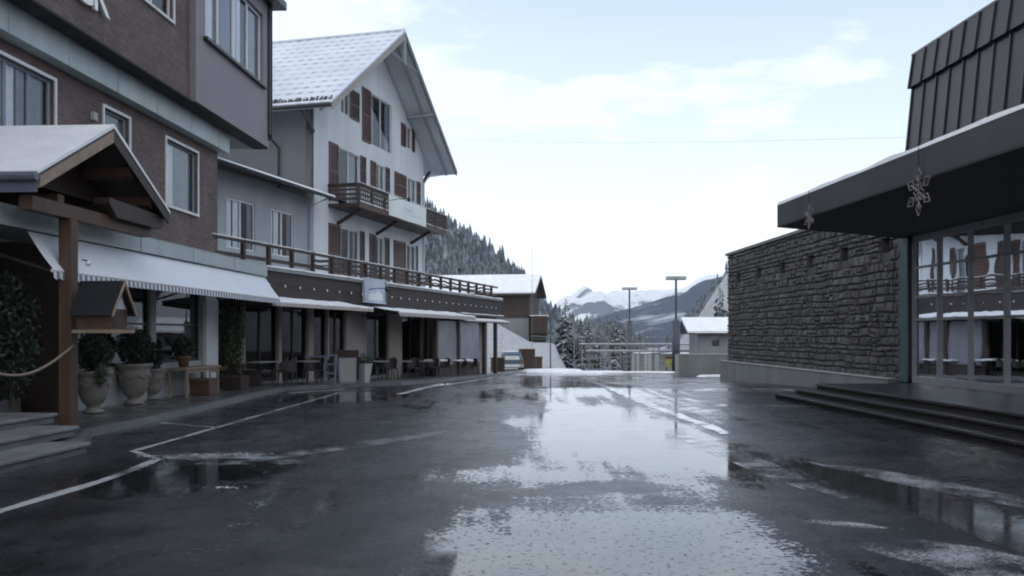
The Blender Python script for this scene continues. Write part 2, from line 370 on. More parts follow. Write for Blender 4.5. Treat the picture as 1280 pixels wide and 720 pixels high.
    def build(s, name, mats, parent=None, loc=(0, 0, 0), rz=0., smooth=False, bevel=0.):
        me = bpy.data.meshes.new(name); me.from_pydata(s.v, [], s.f)
        for q in (mats if isinstance(mats, (list, tuple)) else [mats]): me.materials.append(M[q] if isinstance(q, str) else q)
        me.polygons.foreach_set('material_index', s.m)
        if smooth: me.polygons.foreach_set('use_smooth', [True]*len(me.polygons))
        me.update()
        o = bpy.data.objects.new(name, me); C.objects.link(o); o.location = loc; o.rotation_euler = (0, 0, rz)
        if parent: o.parent = parent
        if bevel:
            bv = o.modifiers.new('bevel', 'BEVEL'); bv.width = bevel; bv.segments = 2; bv.limit_method = 'ANGLE'
        return o
def tag(o, label=None, cat=None, group=None, kind=None):
    if label: o['label'] = label
    if cat: o['category'] = cat
    if group: o['group'] = group
    if kind: o['kind'] = kind
    return o
def empty(name, loc, rz=0., label=None, cat=None, group=None):
    o = bpy.data.objects.new(name, None); C.objects.link(o); o.location = loc; o.rotation_euler = (0, 0, rz)
    o.empty_display_size = .2
    return tag(o, label, cat, group)
def copy_tree(o, parent=None):
    c = o.copy(); C.objects.link(c); c.parent = parent
    for ch in list(o.children): copy_tree(ch, c)
    return c
def struct(o): o['kind'] = 'structure'; return o
B_ = lambda *a, **k: MB().box(*a, **k)

# ------------------------------------------------------------------ frames of the two sides of the street
AR = math.atan(.273)      # restaurant and chalet: local Y runs away from the camera, X towards the street
AH = math.atan(.0545)     # hotel
AS = math.atan(-.036)     # station building (right), X points away from the street
OR = (-15.28, 0, 0); OH = (-9.945, 0, 0); OS = (11.14, 0, 0)
def uR(w, Y): return (Y+w*math.sin(AR))/math.cos(AR)
def uH(w, Y): return (Y+w*math.sin(AH))/math.cos(AH)
def wR(w, u, z=0.): return Vector((OR[0]+w*math.cos(AR)+u*math.sin(AR), -w*math.sin(AR)+u*math.cos(AR), z))
def wH(w, u, z=0.): return Vector((OH[0]+w*math.cos(AH)+u*math.sin(AH), -w*math.sin(AH)+u*math.cos(AH), z))

# ------------------------------------------------------------------ ground
def road_z(Y): return 0. if Y < 26 else -.03*(Y-28)*ss(26, 31, Y) if Y < 31 else -.03*(Y-28)
HL = [(-260, 150), (-122, 104), (-43, 53), (-16, 35), (4, 19), (19, 6), (26.6, .5), (41, -2), (53, -4), (65, -7), (78, -9), (110, -14), (150, -14)]
HR = [(60, -14), (92, -6), (100, 4), (109, 14), (123, 33), (135, 36), (160, 40), (230, 60), (400, 95)]
def terrain(X, Y):
    r = road_z(min(max(Y, -20), 68))
    d = max(0, Y-68); val = r-min(.13*d, 15)
    if Y > 68:
        wl = ss(5.6, 4.0, X)*ss(66, 84, Y)*(1-ss(118, 150, Y))
        tgt = .85+(.56*min(max(0, 2-X), 9) if X < 2 else 0)
        val = lerp(val, tgt, wl)
    if Y > 120:
        k = ss(130, 450, Y)
        hl = interp(HL, X*450/max(Y, 300)); hr = interp(HR, X*500/max(Y, 300))
        n = 2.2*noise.noise(Vector((X*.03, Y*.03, 1.3)))+1.*noise.noise(Vector((X*.1, Y*.1, 4.1)))
        val = lerp(val, max(hl, hr)+n, k)
    if Y > 560: val = lerp(val, -20, ss(560, 900, Y))
    if Y < 60:   # land rises gently far to the sides, behind the houses
        val += max(0, abs(X)-45)*.35*ss(-40, 30, Y)
    elif Y < 140: val += max(0, abs(X)-45)*.35*(1-ss(60, 140, Y))
    return val
def sheet(name, xs, ys, fn, mat, smooth=True):
    mb = MB(); mb.v = [(x, y, fn(x, y)) for y in ys for x in xs]; n = len(xs)
    mb.f = [(j*n+i, j*n+i+1, (j+1)*n+i+1, (j+1)*n+i) for j in range(len(ys)-1) for i in range(n-1)]; mb.m = [0]*len(mb.f)
    return mb.build(name, mat, smooth=smooth)
xs = sorted({*[-3000, -1500, -800, -500, -400, -320], *range(-260, -60, 10), *range(-60, -14, 3), *[v*.75-14 for v in range(0, 60)], *range(31, 60, 3), *range(60, 300, 7), *[330, 400, 600, 1000, 2000, 3000]})
ys = sorted({*[-200, -100, -50], *range(-20, 56, 4), *[56+v*1. for v in range(0, 74)], *range(130, 300, 6), *range(300, 600, 8), *range(600, 1000, 50), *[1200, 1600, 2500, 4500, 7000]})
struct(sheet('ground', xs, ys, lambda x, y: terrain(x, y)-.035, 'field'))
rx = [-12+.8*i for i in range(0, 53)]; ry = [-14+1.*i for i in range(0, 82)]
struct(sheet('road', rx, ry, lambda x, y: road_z(y), 'asphalt'))

def strip(pts, w, dz=.005, seg=.7, jit=.0):
    """flat strip on the road along pts, following its slope"""
    mb = MB(); P = []
    for a, b in zip(pts, pts[1:]):
        a = Vector(a); b = Vector(b); n = max(1, int((b-a).length/seg))
        for i in range(n): P.append(a.lerp(b, i/n))
    P.append(Vector(pts[-1]))
    for i in range(len(P)-1):
        d = (P[i+1]-P[i]).normalized(); nrm = Vector((-d.y, d.x))*w/2
        q = [P[i]-nrm*(1+jit*math.sin(i*2.1)), P[i+1]-nrm*(1+jit*math.sin(i*2.1+2.1)), P[i+1]+nrm*(1+jit*math.cos(i*1.3+1.3)), P[i]+nrm*(1+jit*math.cos(i*1.3))]
        mb.face([(p.x, p.y, road_z(p.y)+dz) for p in q])
    return mb
def fan(poly, z, top, side, name, mats, skirt=.5):
    mb = MB()
    ys_ = [p[1] for p in poly]
    # follow the slope: z + road_z at each vertex
    mb.face([(p[0], p[1], road_z(p[1])+z) for p in poly], 0)
    for i in range(len(poly)):
        p, q = poly[i], poly[(i+1) % len(poly)]
        mb.face([(p[0], p[1], road_z(p[1])+z), (q[0], q[1], road_z(q[1])+z), (q[0], q[1], road_z(q[1])-skirt), (p[0], p[1], road_z(p[1])-skirt)], 1)
    return struct(mb.build(name, mats))
# pavement in two flat quads strips so that it can bend with the slope
kerb = [(-6.2, 12.7), (-7.0, 14.7), (-6.9, 17), (-6.9, 20), (-6.9, 24), (-6.75, 26.3), (-5.6, 27.9), (-3.9, 31), (-2.9, 36), (-2.0, 42), (-1.1, 48.5), (.3, 56), (1.0, 62)]
def back(p):
    return min(-10.2, 0) if p[1] < 24 else max(-10.2, OR[0]-2+.273*p[1])
mb = MB(); kb = MB()
for a, b_ in zip(kerb, kerb[1:]):
    n = max(1, int((b_[1]-a[1])/1.))
    for i in range(n):
        p = (lerp(a[0], b_[0], i/n), lerp(a[1], b_[1], i/n)); q = (lerp(a[0], b_[0], (i+1)/n), lerp(a[1], b_[1], (i+1)/n))
        zp, zq = road_z(p[1]), road_z(q[1])
        mb.face([(p[0]-.14, p[1], zp+.115), (q[0]-.14, q[1], zq+.115), (back(q), q[1], zq+.115), (back(p), p[1], zp+.115)])
        kb.face([(p[0]-.14, p[1], zp+.125), (p[0], p[1], zp+.125), (q[0], q[1], zq+.125), (q[0]-.14, q[1], zq+.125)])
        kb.face([(p[0], p[1], zp+.125), (p[0], p[1], zp-.1), (q[0], q[1], zq-.1), (q[0], q[1], zq+.125)])
kb.face([(-10, 12.7, .12), (-6.2, 12.7, .12), (-6.2, 12.7, -.1), (-10, 12.7, -.1)])
struct(mb.build('pavement', 'paving')); struct(kb.build('pavement_kerb', 'kerb'))

# painted lines on the road (real marks)
def rline(label, pts, w, mat='paint', jit=.25, dz=.005):
    o = strip(pts, w, dz, .5, jit).build('road_marking', mat); return struct(o)
rline('', [(-5.4, 4.5), (-4.95, 8.0), (-4.75, 10.2), (-4.8, 11.9)], .15)
rline('', [(-5.5, 12.9), (-5.35, 17), (-5.2, 21), (-5.0, 25.6)], .11)
rline('', [(-6.75, 16.9), (-5.3, 16.0)], .10)
rline('', [(-5.55, 12.85), (-4.75, 11.9)], .10)
rline('', [(-6.4, 25.4), (-5.2, 27.2)], .14, 'slush', .5)
rline('', [(-3.2, 25), (-2.6, 29), (-2.0, 34), (-1.6, 39), (-1.0, 45), (.2, 52), (1.6, 60)], .20, 'slush', .35)
rline('', [(5.0, 60), (3.9, 48), (3.3, 36), (3.1, 28), (3.3, 21.5), (3.7, 15)], .26, 'paint', .35)
# thin slush patches left on the asphalt
def blob(name, cx, cy, rx_, ry_, ang=0., n=26, hgt=.02, mat='slush', seed=0):
    mb = MB(); ring = []
    for k in range(n):
        a = 2*PI*k/n; rr = 1+.35*noise.noise(Vector((math.cos(a)*1.7+seed, math.sin(a)*1.7, seed*3.1)))+.12*noise.noise(Vector((math.cos(a)*6, math.sin(a)*6, seed)))
        x = rx_*rr*math.cos(a); y = ry_*rr*math.sin(a)
        ring.append((cx+x*math.cos(ang)-y*math.sin(ang), cy+x*math.sin(ang)+y*math.cos(ang)))
    b0 = [(x, y, road_z(y)+.003) for x, y in ring]
    b1 = [(lerp(cx, x, .8), lerp(cy, y, .8), road_z(y)+.003+hgt) for x, y in ring]
    for k in range(n):
        j = (k+1) % n; mb.face([b0[k], b0[j], b1[j], b1[k]])
        mb.face([b1[k], b1[j], (cx, cy, road_z(cy)+.003+hgt*1.2)])
    return mb.build(name, mat, smooth=True)
def flakes(cx, cy, rx_, ry_, ang, n, fs=.05):
    mb = MB()
    for i in range(n):
        gx, gy = random.gauss(0, .5)*rx_, random.gauss(0, .5)*ry_
        x = cx+gx*math.cos(ang)-gy*math.sin(ang); y = cy+gx*math.sin(ang)+gy*math.cos(ang); r = fs*random.uniform(.25, 1.)**1.5; a0 = random.random()*6
        k = 7; z = road_z(y)+.004
        ring = [(x+r*random.uniform(.5, 1.2)*math.cos(a0+2*PI*q/k), y+r*random.uniform(.5, 1.2)*math.sin(a0+2*PI*q/k), z) for q in range(k)]
        for q in range(k): mb.face([ring[q], ring[(q+1) % k], (x, y, z+r*.25)])
    return struct(mb.build('slush_patch', 'slush'))
M['slushw'] = worn('wet_slush', (.40, .42, .46), .46, .58)
for q, a in enumerate([(-4.1, 12.3, 1.1, .32, .1), (-3.4, 11.7, .8, .2, .1), (2.95, 7.9, .42, .10, -.45), (-6.0, 26.2, .9, .3, .3), (-4.6, 24.9, .9, .18, .3), (5.4, 21, 1.8, .5, -.2), (7.2, 27, 2.6, .9, -.1),
          (2.5, 39, 1.6, .6, .2), (-2.4, 13.5, .25, 2.2, -.6), (3.1, 12, .25, 3.0, .1), (-2.0, 36, .5, 8, -.15), (.4, 50, 3, 3.5, 0), (6.5, 46, 4, 3, 0), (4.9, 9.5, .3, 2.6, .35), (3.6, 6.2, .5, 1.2, .5), (8, 35, 2.2, 2.5, .0)]):
    struct(blob('slush_patch', *a, hgt=.002, mat='slushw', seed=q*1.7))
for a in [(-4.1, 12.4, .9, .2, .1, 110, .03), (-3.15, 9.75, .2, .10, 0, 25, .03), (-5.6, 8.9, .15, .08, 0, 16, .04), (2.95, 7.9, .5, .05, -.45, 60, .016), (.2, 55, 3, 4, 0, 200, .12)]: flakes(*a)
for i, a in enumerate([(6.2, 63.5, 2.3, 1.0, 0, 30, .14), (3.2, 65.5, 2.6, 1.5, 0, 30, .25), (9.6, 63.2, 2.4, .5, 0, 30, .10), (11., 47.5, 1.2, .5, .1, 26, .1), (4.6, 58.5, 1.4, .6, 0, 26, .12), (.2, 65.6, 1.6, .7, 0, 26, .2)]):
    o = blob('snow_heap', *a, mat='snow', seed=9+i*2.1); struct(o)

# ------------------------------------------------------------------ far hills and peaks
def ridge(name, Y, sil, depth, mat, amp, seed, front=.35, n=260, nz=22):
    """relief whose crest stands at distance Y; sil gives crest heights by bearing"""
    mb = MB(); k0, k1 = sil[0][0], sil[-1][0]
    for j in range(nz+1):
        f = j/nz
        for i in range(n+1):
            kx = lerp(k0, k1, i/n); top = interp(sil, kx)*Y+1.7
            y = Y-depth*(1-f)*1.
            g = f**1.25
            z = lerp(-25, top, g)
            z += amp*noise.fractal(Vector((kx*Y*.004+seed, y*.004, seed)), 1., 2.1, 6)*(.4+.6*(1-f)*2.2 if f > .5 else 1.)*ss(0, .2, f)
            mb.v.append((kx*Y, y, z))
    for i in range(n+1):
        mb.v.append((lerp(k0, k1, i/n)*Y, Y+depth, -30))
    w_ = n+1
    for j in range(nz+1):
        for i in range(n):
            a = j*w_+i; mb.f.append((a, a+1, a+w_+1, a+w_)); mb.m.append(0)
    return struct(mb.build(name, mat, smooth=False if amp > 20 else True))
def silp(pts): return [((x-640)/1100, (418-y)/1100) for x, y in pts]
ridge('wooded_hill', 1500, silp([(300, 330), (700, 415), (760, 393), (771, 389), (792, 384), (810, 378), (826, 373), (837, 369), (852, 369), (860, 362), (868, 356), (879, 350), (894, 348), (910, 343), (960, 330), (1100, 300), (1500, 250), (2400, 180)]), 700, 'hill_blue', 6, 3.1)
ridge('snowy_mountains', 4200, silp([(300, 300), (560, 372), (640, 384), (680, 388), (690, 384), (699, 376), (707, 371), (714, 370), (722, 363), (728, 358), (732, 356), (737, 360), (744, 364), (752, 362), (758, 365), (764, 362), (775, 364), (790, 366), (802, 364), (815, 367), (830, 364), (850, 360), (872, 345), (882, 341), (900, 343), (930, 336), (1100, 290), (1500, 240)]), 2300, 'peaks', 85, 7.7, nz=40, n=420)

# forest on the left slope: one mass of snow dusted conifers
def fir(mb, x, y, z, h, r, tiers=5, n=6, m=0):
    ph = random.random()*6
    for k in range(tiers):
        z0 = z+h*(.08+.88*k/tiers*.97); z1 = z+h*min(1, .08+.92*(k+1.75)/tiers); rr = r*(1-k/tiers)**.85
        base = len(mb.v)
        for i in range(n):
            a = ph+2*PI*i/n+k*.7; q = rr*(.62+.6*random.random())
            mb.v.append((x+q*math.cos(a), y+q*math.sin(a), z0-h*.05*random.random()))
        mb.v.append((x, y, z1))
        for i in range(n): mb.f.append((base+i, base+(i+1) % n, base+n)); mb.m.append(m)
mb = MB(); cnt = 0
while cnt < 3600:
    Y = random.uniform(215, 475); X = random.uniform(-.27, .15)*Y
    z = terrain(X, Y)
    if X > .05*Y and random.random() < .35: continue
    h = random.uniform(8, 17) if random.random() < .85 else random.uniform(16, 20)
    fir(mb, X, Y, z, h*random.uniform(.8, 1)*(.75 if X > .03*Y else 1), h*.19, 5, 6); cnt += 1
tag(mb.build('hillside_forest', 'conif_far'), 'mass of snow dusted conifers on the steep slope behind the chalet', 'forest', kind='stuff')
mb = MB()
for i in range(160):
    Y = random.uniform(420, 620); X = random.uniform(.17, .32)*Y
    if random.random() < .6: Y = random.uniform(470, 560); X = random.uniform(.195, .225)*Y
    fir(mb, X, Y, terrain(X, Y), random.uniform(6, 12), 2.2, 4, 5)
tag(mb.build('scattered_firs', 'conif_far'), 'scattered dark firs on the open snow slope at right', 'forest', kind='stuff')

def spruce(x, y, h, label, r=None, group='single spruces beyond the end of the road'):
    z = terrain(x, y); r = r or h*.2
    e = empty('spruce', (x, y, z), random.random()*6, label, 'tree', group)
    MB().tube([(0, 0, -.5), (0, 0, h*.5), (0, 0, h*.96)], [h*.018, h*.011, .02], 7).build('trunk', 'trunk', e)
    mb = MB(); lv = int(h*2.6)
    for k in range(lv):
        f = k/lv; zz = h*(.12+.87*f); rr = r*(1-f)**.8+.12; nb = max(4, int(9*(1-f)+4))
        for i in range(nb):
            a = random.random()*2*PI; q = rr*random.uniform(.55, 1.15); dr = q*random.uniform(.25, .5)
            d = Vector((math.cos(a), math.sin(a), 0)); s_ = Vector((-d.y, d.x, 0))*q*.24
            p0 = Vector((0, 0, zz+.1)); p1 = d*q*.55+Vector((0, 0, zz-dr*.35)); p2 = d*q+Vector((0, 0, zz-dr))
            mb.face([p0, p1-s_, p2, p1+s_])
            mb.face([p1-s_*1.1, p2-Vector((0, 0, q*.12)), p1+s_*1.1, p1+Vector((0, 0, -q*.28))])
    mb.build('crown', 'conif', e); return e
sp = [(6.8, 112, 13.5, 'tall slender spruce just right of the barn, snow on its boughs'), (8.3, 104, 9.5, 'short dark spruce in front of the tall one by the barn'),
      (10.4, 120, 12.0, 'snow dusted spruce second from the barn'), (13.2, 135, 12.4, 'broad spruce below the snowy peak'),
      (16.6, 140, 11.8, 'leaning snowy spruce between the barn and the farther lamp'), (15.4, 128, 14.2, 'greenish spruce with clear tiers left of the farther lamp'),
      (12.0, 98, 6.5, 'low bushy spruce behind the handrail'), (17.8, 118, 7.4, 'low dark spruce right beside the farther lamp pole'),
      (29.5, 160, 12.5, 'small lone spruce between the two lamps'), (39.0, 165, 25., 'dark spruce top rising behind the kiosk roof'), (36.5, 172, 19., 'smaller spruce left of the kiosk behind the nearer lamp')]
for a in sp: spruce(*a)
def bare(x, y, h, label):
    z = terrain(x, y); e = empty('bare_tree', (x, y, z), random.random()*6, label, 'tree', 'leafless trees in the hollow behind the handrail')
    MB().tube([(0, 0, -.5), (.1, 0, h*.35), (.05, .1, h*.7)], [.14, .10, .04], 7).build('trunk', 'trunk', e)
    mb = MB()
    def br(p, d, l, r, g):
        q = p+d*l; mb.tube([p, (p+q)/2+Vector((random.uniform(-1, 1), random.uniform(-1, 1), 0))*l*.06, q], [r, r*.8, r*.55], 4, cap=False)
        if g:
            for k in range(3):
                nd = (d+Vector((random.uniform(-1, 1), random.uniform(-1, 1), random.uniform(-.3, .7)))*.75).normalized(); br(p.lerp(q, random.uniform(.5, 1)), nd, l*.66, r*.55, g-1)
    for k in range(7):
        a = k*2.4; br(Vector((.05, 0, h*(.25+.06*k))), Vector((math.cos(a)*.6, math.sin(a)*.6, .8)).normalized(), h*.24, .05, 3)
    mb.build('crown', 'twig', e); return e
bare(9.2, 93, 8.0, 'bare twiggy tree right of the snow bank'); bare(11.2, 90, 7.2, 'bare tree above the low end of the handrail')
bare(14.6, 96, 7.6, 'bare tree just left of the farther lamp'); bare(7.6, 97, 7.5, 'bare tree touching the edge of the snow bank')
bare(18.9, 104, 7, 'bare tree right of the farther lamp')

# ------------------------------------------------------------------ generic building parts
def window(parent, x, ya, yb, za, zb, out=1, frame='white', glassm='glass', panes=2, curtain=None, trim=0., trimmat='white', depth=.12, inner='dark', transom=None, fw=.055):
    """a window set into an opening; x is the wall face, out = +1/-1 the side it faces"""
    f = MB(); xi = x-out*depth
    def fb(a, b_, c_, d_): f.box(xi-out*.03, xi+out*.035, a, b_, c_, d_)
    fb(ya, ya+fw, za, zb); fb(yb-fw, yb, za, zb); fb(ya+fw, yb-fw, za, za+fw); fb(ya+fw, yb-fw, zb-fw, zb)
    for k in range(1, panes):
        yc = lerp(ya, yb, k/panes); fb(yc-fw*.6, yc+fw*.6, za+fw, zb-fw)
    if transom: f.box(xi-out*.028, xi+out*.03, ya+fw, yb-fw, transom-.025, transom+.025)
    o = f.build('window', frame, parent)
    if trim:
        t_ = MB(); q = trim; xo = x+out*.03
        t_.box(x-out*.02, xo, ya-q, ya, za-q, zb+q); t_.box(x-out*.02, xo, yb, yb+q, za-q, zb+q); t_.box(x-out*.02, xo, ya, yb, zb, zb+q); t_.box(x-out*.02, xo+out*.03, ya, yb, za-q, za)
        t_.build('trim', trimmat, o)
    g_ = MB(); g_.face([(xi, ya+fw*.5, za+fw*.5), (xi, yb-fw*.5, za+fw*.5), (xi, yb-fw*.5, zb-fw*.5), (xi, ya+fw*.5, zb-fw*.5)]); g_.build('pane', glassm, o)
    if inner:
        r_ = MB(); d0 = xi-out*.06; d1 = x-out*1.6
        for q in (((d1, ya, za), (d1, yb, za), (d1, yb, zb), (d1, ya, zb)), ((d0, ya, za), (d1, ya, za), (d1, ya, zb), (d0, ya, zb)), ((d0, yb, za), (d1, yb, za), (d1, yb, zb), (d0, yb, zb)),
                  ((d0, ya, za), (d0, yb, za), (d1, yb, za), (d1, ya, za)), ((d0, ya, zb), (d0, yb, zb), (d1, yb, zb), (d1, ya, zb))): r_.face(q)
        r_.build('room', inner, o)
    if curtain:
        for (a, b_, cm) in curtain:
            c_ = MB(); y0 = lerp(ya, yb, a); y1 = lerp(ya, yb, b_); n = max(4, int((y1-y0)/.05)); xc = xi-out*.05
            for k in range(n):
                p = lerp(y0, y1, k/n); q = lerp(y0, y1, (k+1)/n); xa = xc+.025*math.sin(k*1.7); xb_ = xc+.025*math.sin((k+1)*1.7)
                c_.face([(xa, p, za+.03), (xb_, q, za+.03), (xb_, q, zb-.03), (xa, p, zb-.03)])
            c_.build('curtain', cm, o)
    return o
def shutter(parent, x, ya, yb, za, zb, mat='wood_sh', out=1, label=None):
    f = MB(); t_ = .04
    f.box(x, x+out*t_, ya, ya+.07, za, zb); f.box(x, x+out*t_, yb-.07, yb, za, zb); f.box(x, x+out*t_, ya+.07, yb-.07, za, za+.09); f.box(x, x+out*t_, ya+.07, yb-.07, zb-.09, zb)
    zm = (za+zb)/2; f.box(x, x+out*t_, ya+.07, yb-.07, zm-.04, zm+.04)
    n = int((zb-za)/.07)
    for k in range(n):
        z = lerp(za+.1, zb-.1, k/n); f.face([(x+out*.005, ya+.06, z+.06), (x+out*.005, yb-.06, z+.06), (x+out*.032, yb-.06, z), (x+out*.032, ya+.06, z)])
    o = f.build('shutter', mat, parent)
    if label: o['label'] = label
    return o

# ------------------------------------------------------------------ hotel (left)
H = empty('hotel_building', OH, -AH, 'brown brick hotel with mauve bay and zinc bands, nearest building on the left', 'building')
zB = 3.55
opsB = [(uH(0, 15.2), uH(0, 17.3), 4.95, 6.68), (uH(0, 19.18), uH(0, 20.30), 4.95, 6.66), (uH(0, 22.22), uH(0, 24.14), 4.98, 6.66), (uH(0, 10.2), uH(0, 12.4), 4.95, 6.68)]
MB().wall(0, -.35, 1.0, 25.6, zB, 7.5, opsB).build('lower_brick_wall', 'brick', H)
cur = [[(.02, .50, 'curtain'), (.55, .98, 'curtain_g')], [(.04, .97, 'curtain_g')], [(.03, .36, 'curtain'), (.40, .97, 'curtain_g')], [(.03, .4, 'curtain')]]
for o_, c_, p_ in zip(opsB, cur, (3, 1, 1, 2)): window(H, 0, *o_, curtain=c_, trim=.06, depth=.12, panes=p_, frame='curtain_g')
# ground floor: shop windows, light pier, plinth
y0s, y1s = 17.6, 25.6
ops0 = [(18.3, 21.45, .98, 3.0), (21.75, 24.45, .98, 3.0)]
MB().wall(-.02, -.3, y0s, y1s, 0, zB, ops0).build('ground_floor_wall', 'concrete_pale', H)
for o_ in ops0: window(H, -.02, *o_, panes=1, frame='metal', glassm='glass_d', depth=.1, transom=1.95, fw=.07)
MB().wall(-1.6, -1.8, 1., y0s, 0, zB, [(13.5, 15.2, .5, 2.7)]).build('entrance_wall', 'wood', H)
d = MB(); d.wall(-1.68, -1.72, 13.5, 15.2, .5, 2.7, [(13.7, 14.3, .9, 2.5), (14.45, 15.0, .9, 2.5)]); dd = d.build('door', 'wood_mid', H)
g_ = MB(); g_.face([(-1.7, 13.7, .9), (-1.7, 15.0, .9), (-1.7, 15.0, 2.5), (-1.7, 13.7, 2.5)]); g_.build('pane', 'glass_d', dd)
B_(-1.8, -.02, y0s, y0s+.18, 0, zB).build('entrance_return_wall', 'wood', H)
B_(.0, .12, 24.5, 25.35, 0, 3.3).build('pier', 'white', H, bevel=.01)
# zinc cornice over the ground floor and band under the upper floor
def seamed(name, y0, y1, xf, xb, z0, z1, step, mat='zinc'):
    m_ = MB().box(xb, xf, y0, y1, z0, z1); y = y0+step*.6
    while y < y1: m_.box(xf, xf+.012, y-.012, y+.012, z0, z1); y += step
    return m_.build(name, mat, H)
seamed('cornice', 1., 25.95, 1.35, 0, 3.40, 3.72, 2.6, 'zinc')
MB().prism([(1.36, 3.72), (1.36, 3.73), (.01, 3.95), (.01, 3.72)], 1., 25.95, 'y').build('cornice_flashing', 'zinc', H)
seamed('band', 1., 25.75, .30, 0, 6.98, 7.52, 1.9, 'zinc')
# upper floor
opsU = [(uH(.7, 19.3), uH(.7, 21.2), 9.22, 10.9), (uH(.7, 15.6), uH(.7, 17.3), 9.22, 10.9)]
yb0, yb1 = uH(.7, 22.15), uH(.7, 27.7)
MB().wall(.62, .30, 1., yb0, 7.57, 12., opsU).build('upper_brick_wall', 'brick', H)
for o_ in opsU: window(H, .62, *o_, curtain=[(.05, .3, 'curtain')], trim=.06)
B_(-10, .29, 1., 27.7, 7.53, 7.60).build('upper_floor_slab', 'concrete', H)
B_(.30, .74, 1., yb1-.02, 7.52, 7.565).build('soffit', 'dark', H)
opsBay = [(yb0+.55, yb0+5.05, 9.36, 11.55)]
bay = MB().wall(.78, .5, yb0, yb1, 7.566, 12., opsBay); bay.box(.50, .78, yb0-.01, yb0+.012, 7.566, 12.)
bay.box(-9.5, .775, yb1-.3, yb1-.002, 7.566, 12.)
bay.build('bay', 'mauve', H)
window(H, .78, *opsBay[0], panes=4, depth=.14, fw=.07, curtain=[(.015, .09, 'curtain'), (.11, .20, 'curtain'), (.26, .49, 'curtain_g'), (.515, .58, 'curtain'), (.60, .66, 'curtain'), (.76, .98, 'curtain_g')])
B_(.76, .90, yb0+.45, yb0+5.1, 9.28, 9.36).build('window_sill', 'metal', H)
B_(-10, 1.25, 1., yb1+.35, 12., 12.25).build('roof', 'metal', H, bevel=.01)
MB().box(-10, 1.15, 1., yb1+.25, 12.252, 12.32).build('roof_snow', 'snow', H)
MB().tube([(.83, yb1-.07, 7.95), (.83, yb1-.07, 12)], .055, 8).box(.775, .90, yb1-.03, yb1-.001, 7.8, 12).build('downpipe', 'metal', H)
B_(-10, -.35, 25.3, 25.58, 0, 7.5).build('end_wall', 'brick', H)
B_(-10, -9.7, 1., 25.3, 0, 12).build('rear_wall', 'brick', H)
B_(.0, .08, uH(0, 18.65), uH(0, 18.65)+.14, 6.25, 6.42).build('vent', 'concrete_pale', H)
# letters, only the end of the word is in view
def text_mesh(name, body, size, parent, mtx, mat, ext=.03):
    cu = bpy.data.curves.new(name, 'FONT'); cu.body = body; cu.size = size; cu.extrude = ext; cu.space_character = .92; cu.offset = .012*size
    tmp = bpy.data.objects.new('tmp', cu); C.objects.link(tmp); bpy.context.view_layer.update()
    me = bpy.data.meshes.new_from_object(tmp.evaluated_get(bpy.context.evaluated_depsgraph_get()))
    bpy.data.objects.remove(tmp); me.transform(mtx); me.materials.clear(); me.materials.append(M[mat])
    o = bpy.data.objects.new(name, me); C.objects.link(o); o.parent = parent; return o
RT = Matrix(((0, 0, 1, 0), (1, 0, 0, 0), (0, 1, 0, 0), (0, 0, 0, 1)))   # text x -> local Y, y -> Z, depth -> X
text_mesh('lettering', 'CK', .98, H, Matrix.Translation((.70, uH(.7, 16.72), 8.16)) @ RT, 'curtain', .03)

# big awning below the cornice
A = empty('large_awning', wH(1.3, 14.4, 2.6), -AH, 'long white striped awning hanging under the zinc cornice of the brown hotel', 'awning')
def awning(parent, x0, z0, x1, z1, y0, y1, vh, cloth='awn', val='val', snow=False, sag=.03):
    mb = MB(); n = int((y1-y0)/.085); m_ = 5
    for i in range(n):
        a = lerp(y0, y1, i/n); b = lerp(y0, y1, (i+1)/n)
        for j in range(m_):
            p, q = j/m_, (j+1)/m_
            zz = lambda f: lerp(z0, z1, f)-sag*math.sin(PI*f)
            mb.face([(lerp(x0, x1, p), a, zz(p)), (lerp(x0, x1, q), a, zz(q)), (lerp(x0, x1, q), b, zz(q)), (lerp(x0, x1, p), b, zz(p))])
    mb.build('canvas', cloth, parent, smooth=True)
    mb = MB(); s_ = .17
    for i in range(n):
        a = lerp(y0, y1, i/n); b = lerp(y0, y1, (i+1)/n)
        d0 = vh*(.8+.2*abs(math.sin(a/s_*PI/1))); d1 = vh*(.8+.2*abs(math.sin(b/s_*PI/1)))
        mb.face([(x1, a, z1), (x1, b, z1), (x1+.01, b, z1-d1), (x1+.01, a, z1-d0)])
    mb.build('valance', val, parent)
    MB().tube([(x1-.02, y0, z1-.02), (x1-.02, y1, z1-.02)], .03, 8).build('front_bar', 'white', parent)
    for yy in (y0+.15, (y0+y1)/2, y1-.15): MB().bar((x0-.6, yy, z0-.35), (x1-.05, yy, z1-.04), .03, .05).build('arm', 'metal', parent)
    if snow:
        n2 = int((y1-y0)/.25); mb = MB()
        P = []
        for i in range(n2+1):
            y = lerp(y0, y1, i/n2); P.append([(lerp(x0, x1, f), y, lerp(z0, z1, f)-sag*math.sin(PI*f)+.03+.03*noise.noise(Vector((y*1.3, f*3, 2)))) for f in (0, .3, .6, .85, 1.)]+[(x1+.015, y, z1-.02+.02*noise.noise(Vector((y*2.3, 1, 2))))])
        for i in range(n2):
            for j in range(5): mb.face([P[i][j], P[i][j+1], P[i+1][j+1], P[i+1][j]])
        mb.build('snow_cover', 'snow', parent, smooth=True)
awning(A, -.02, .78, .42, .16, 0, 11.55, .17)

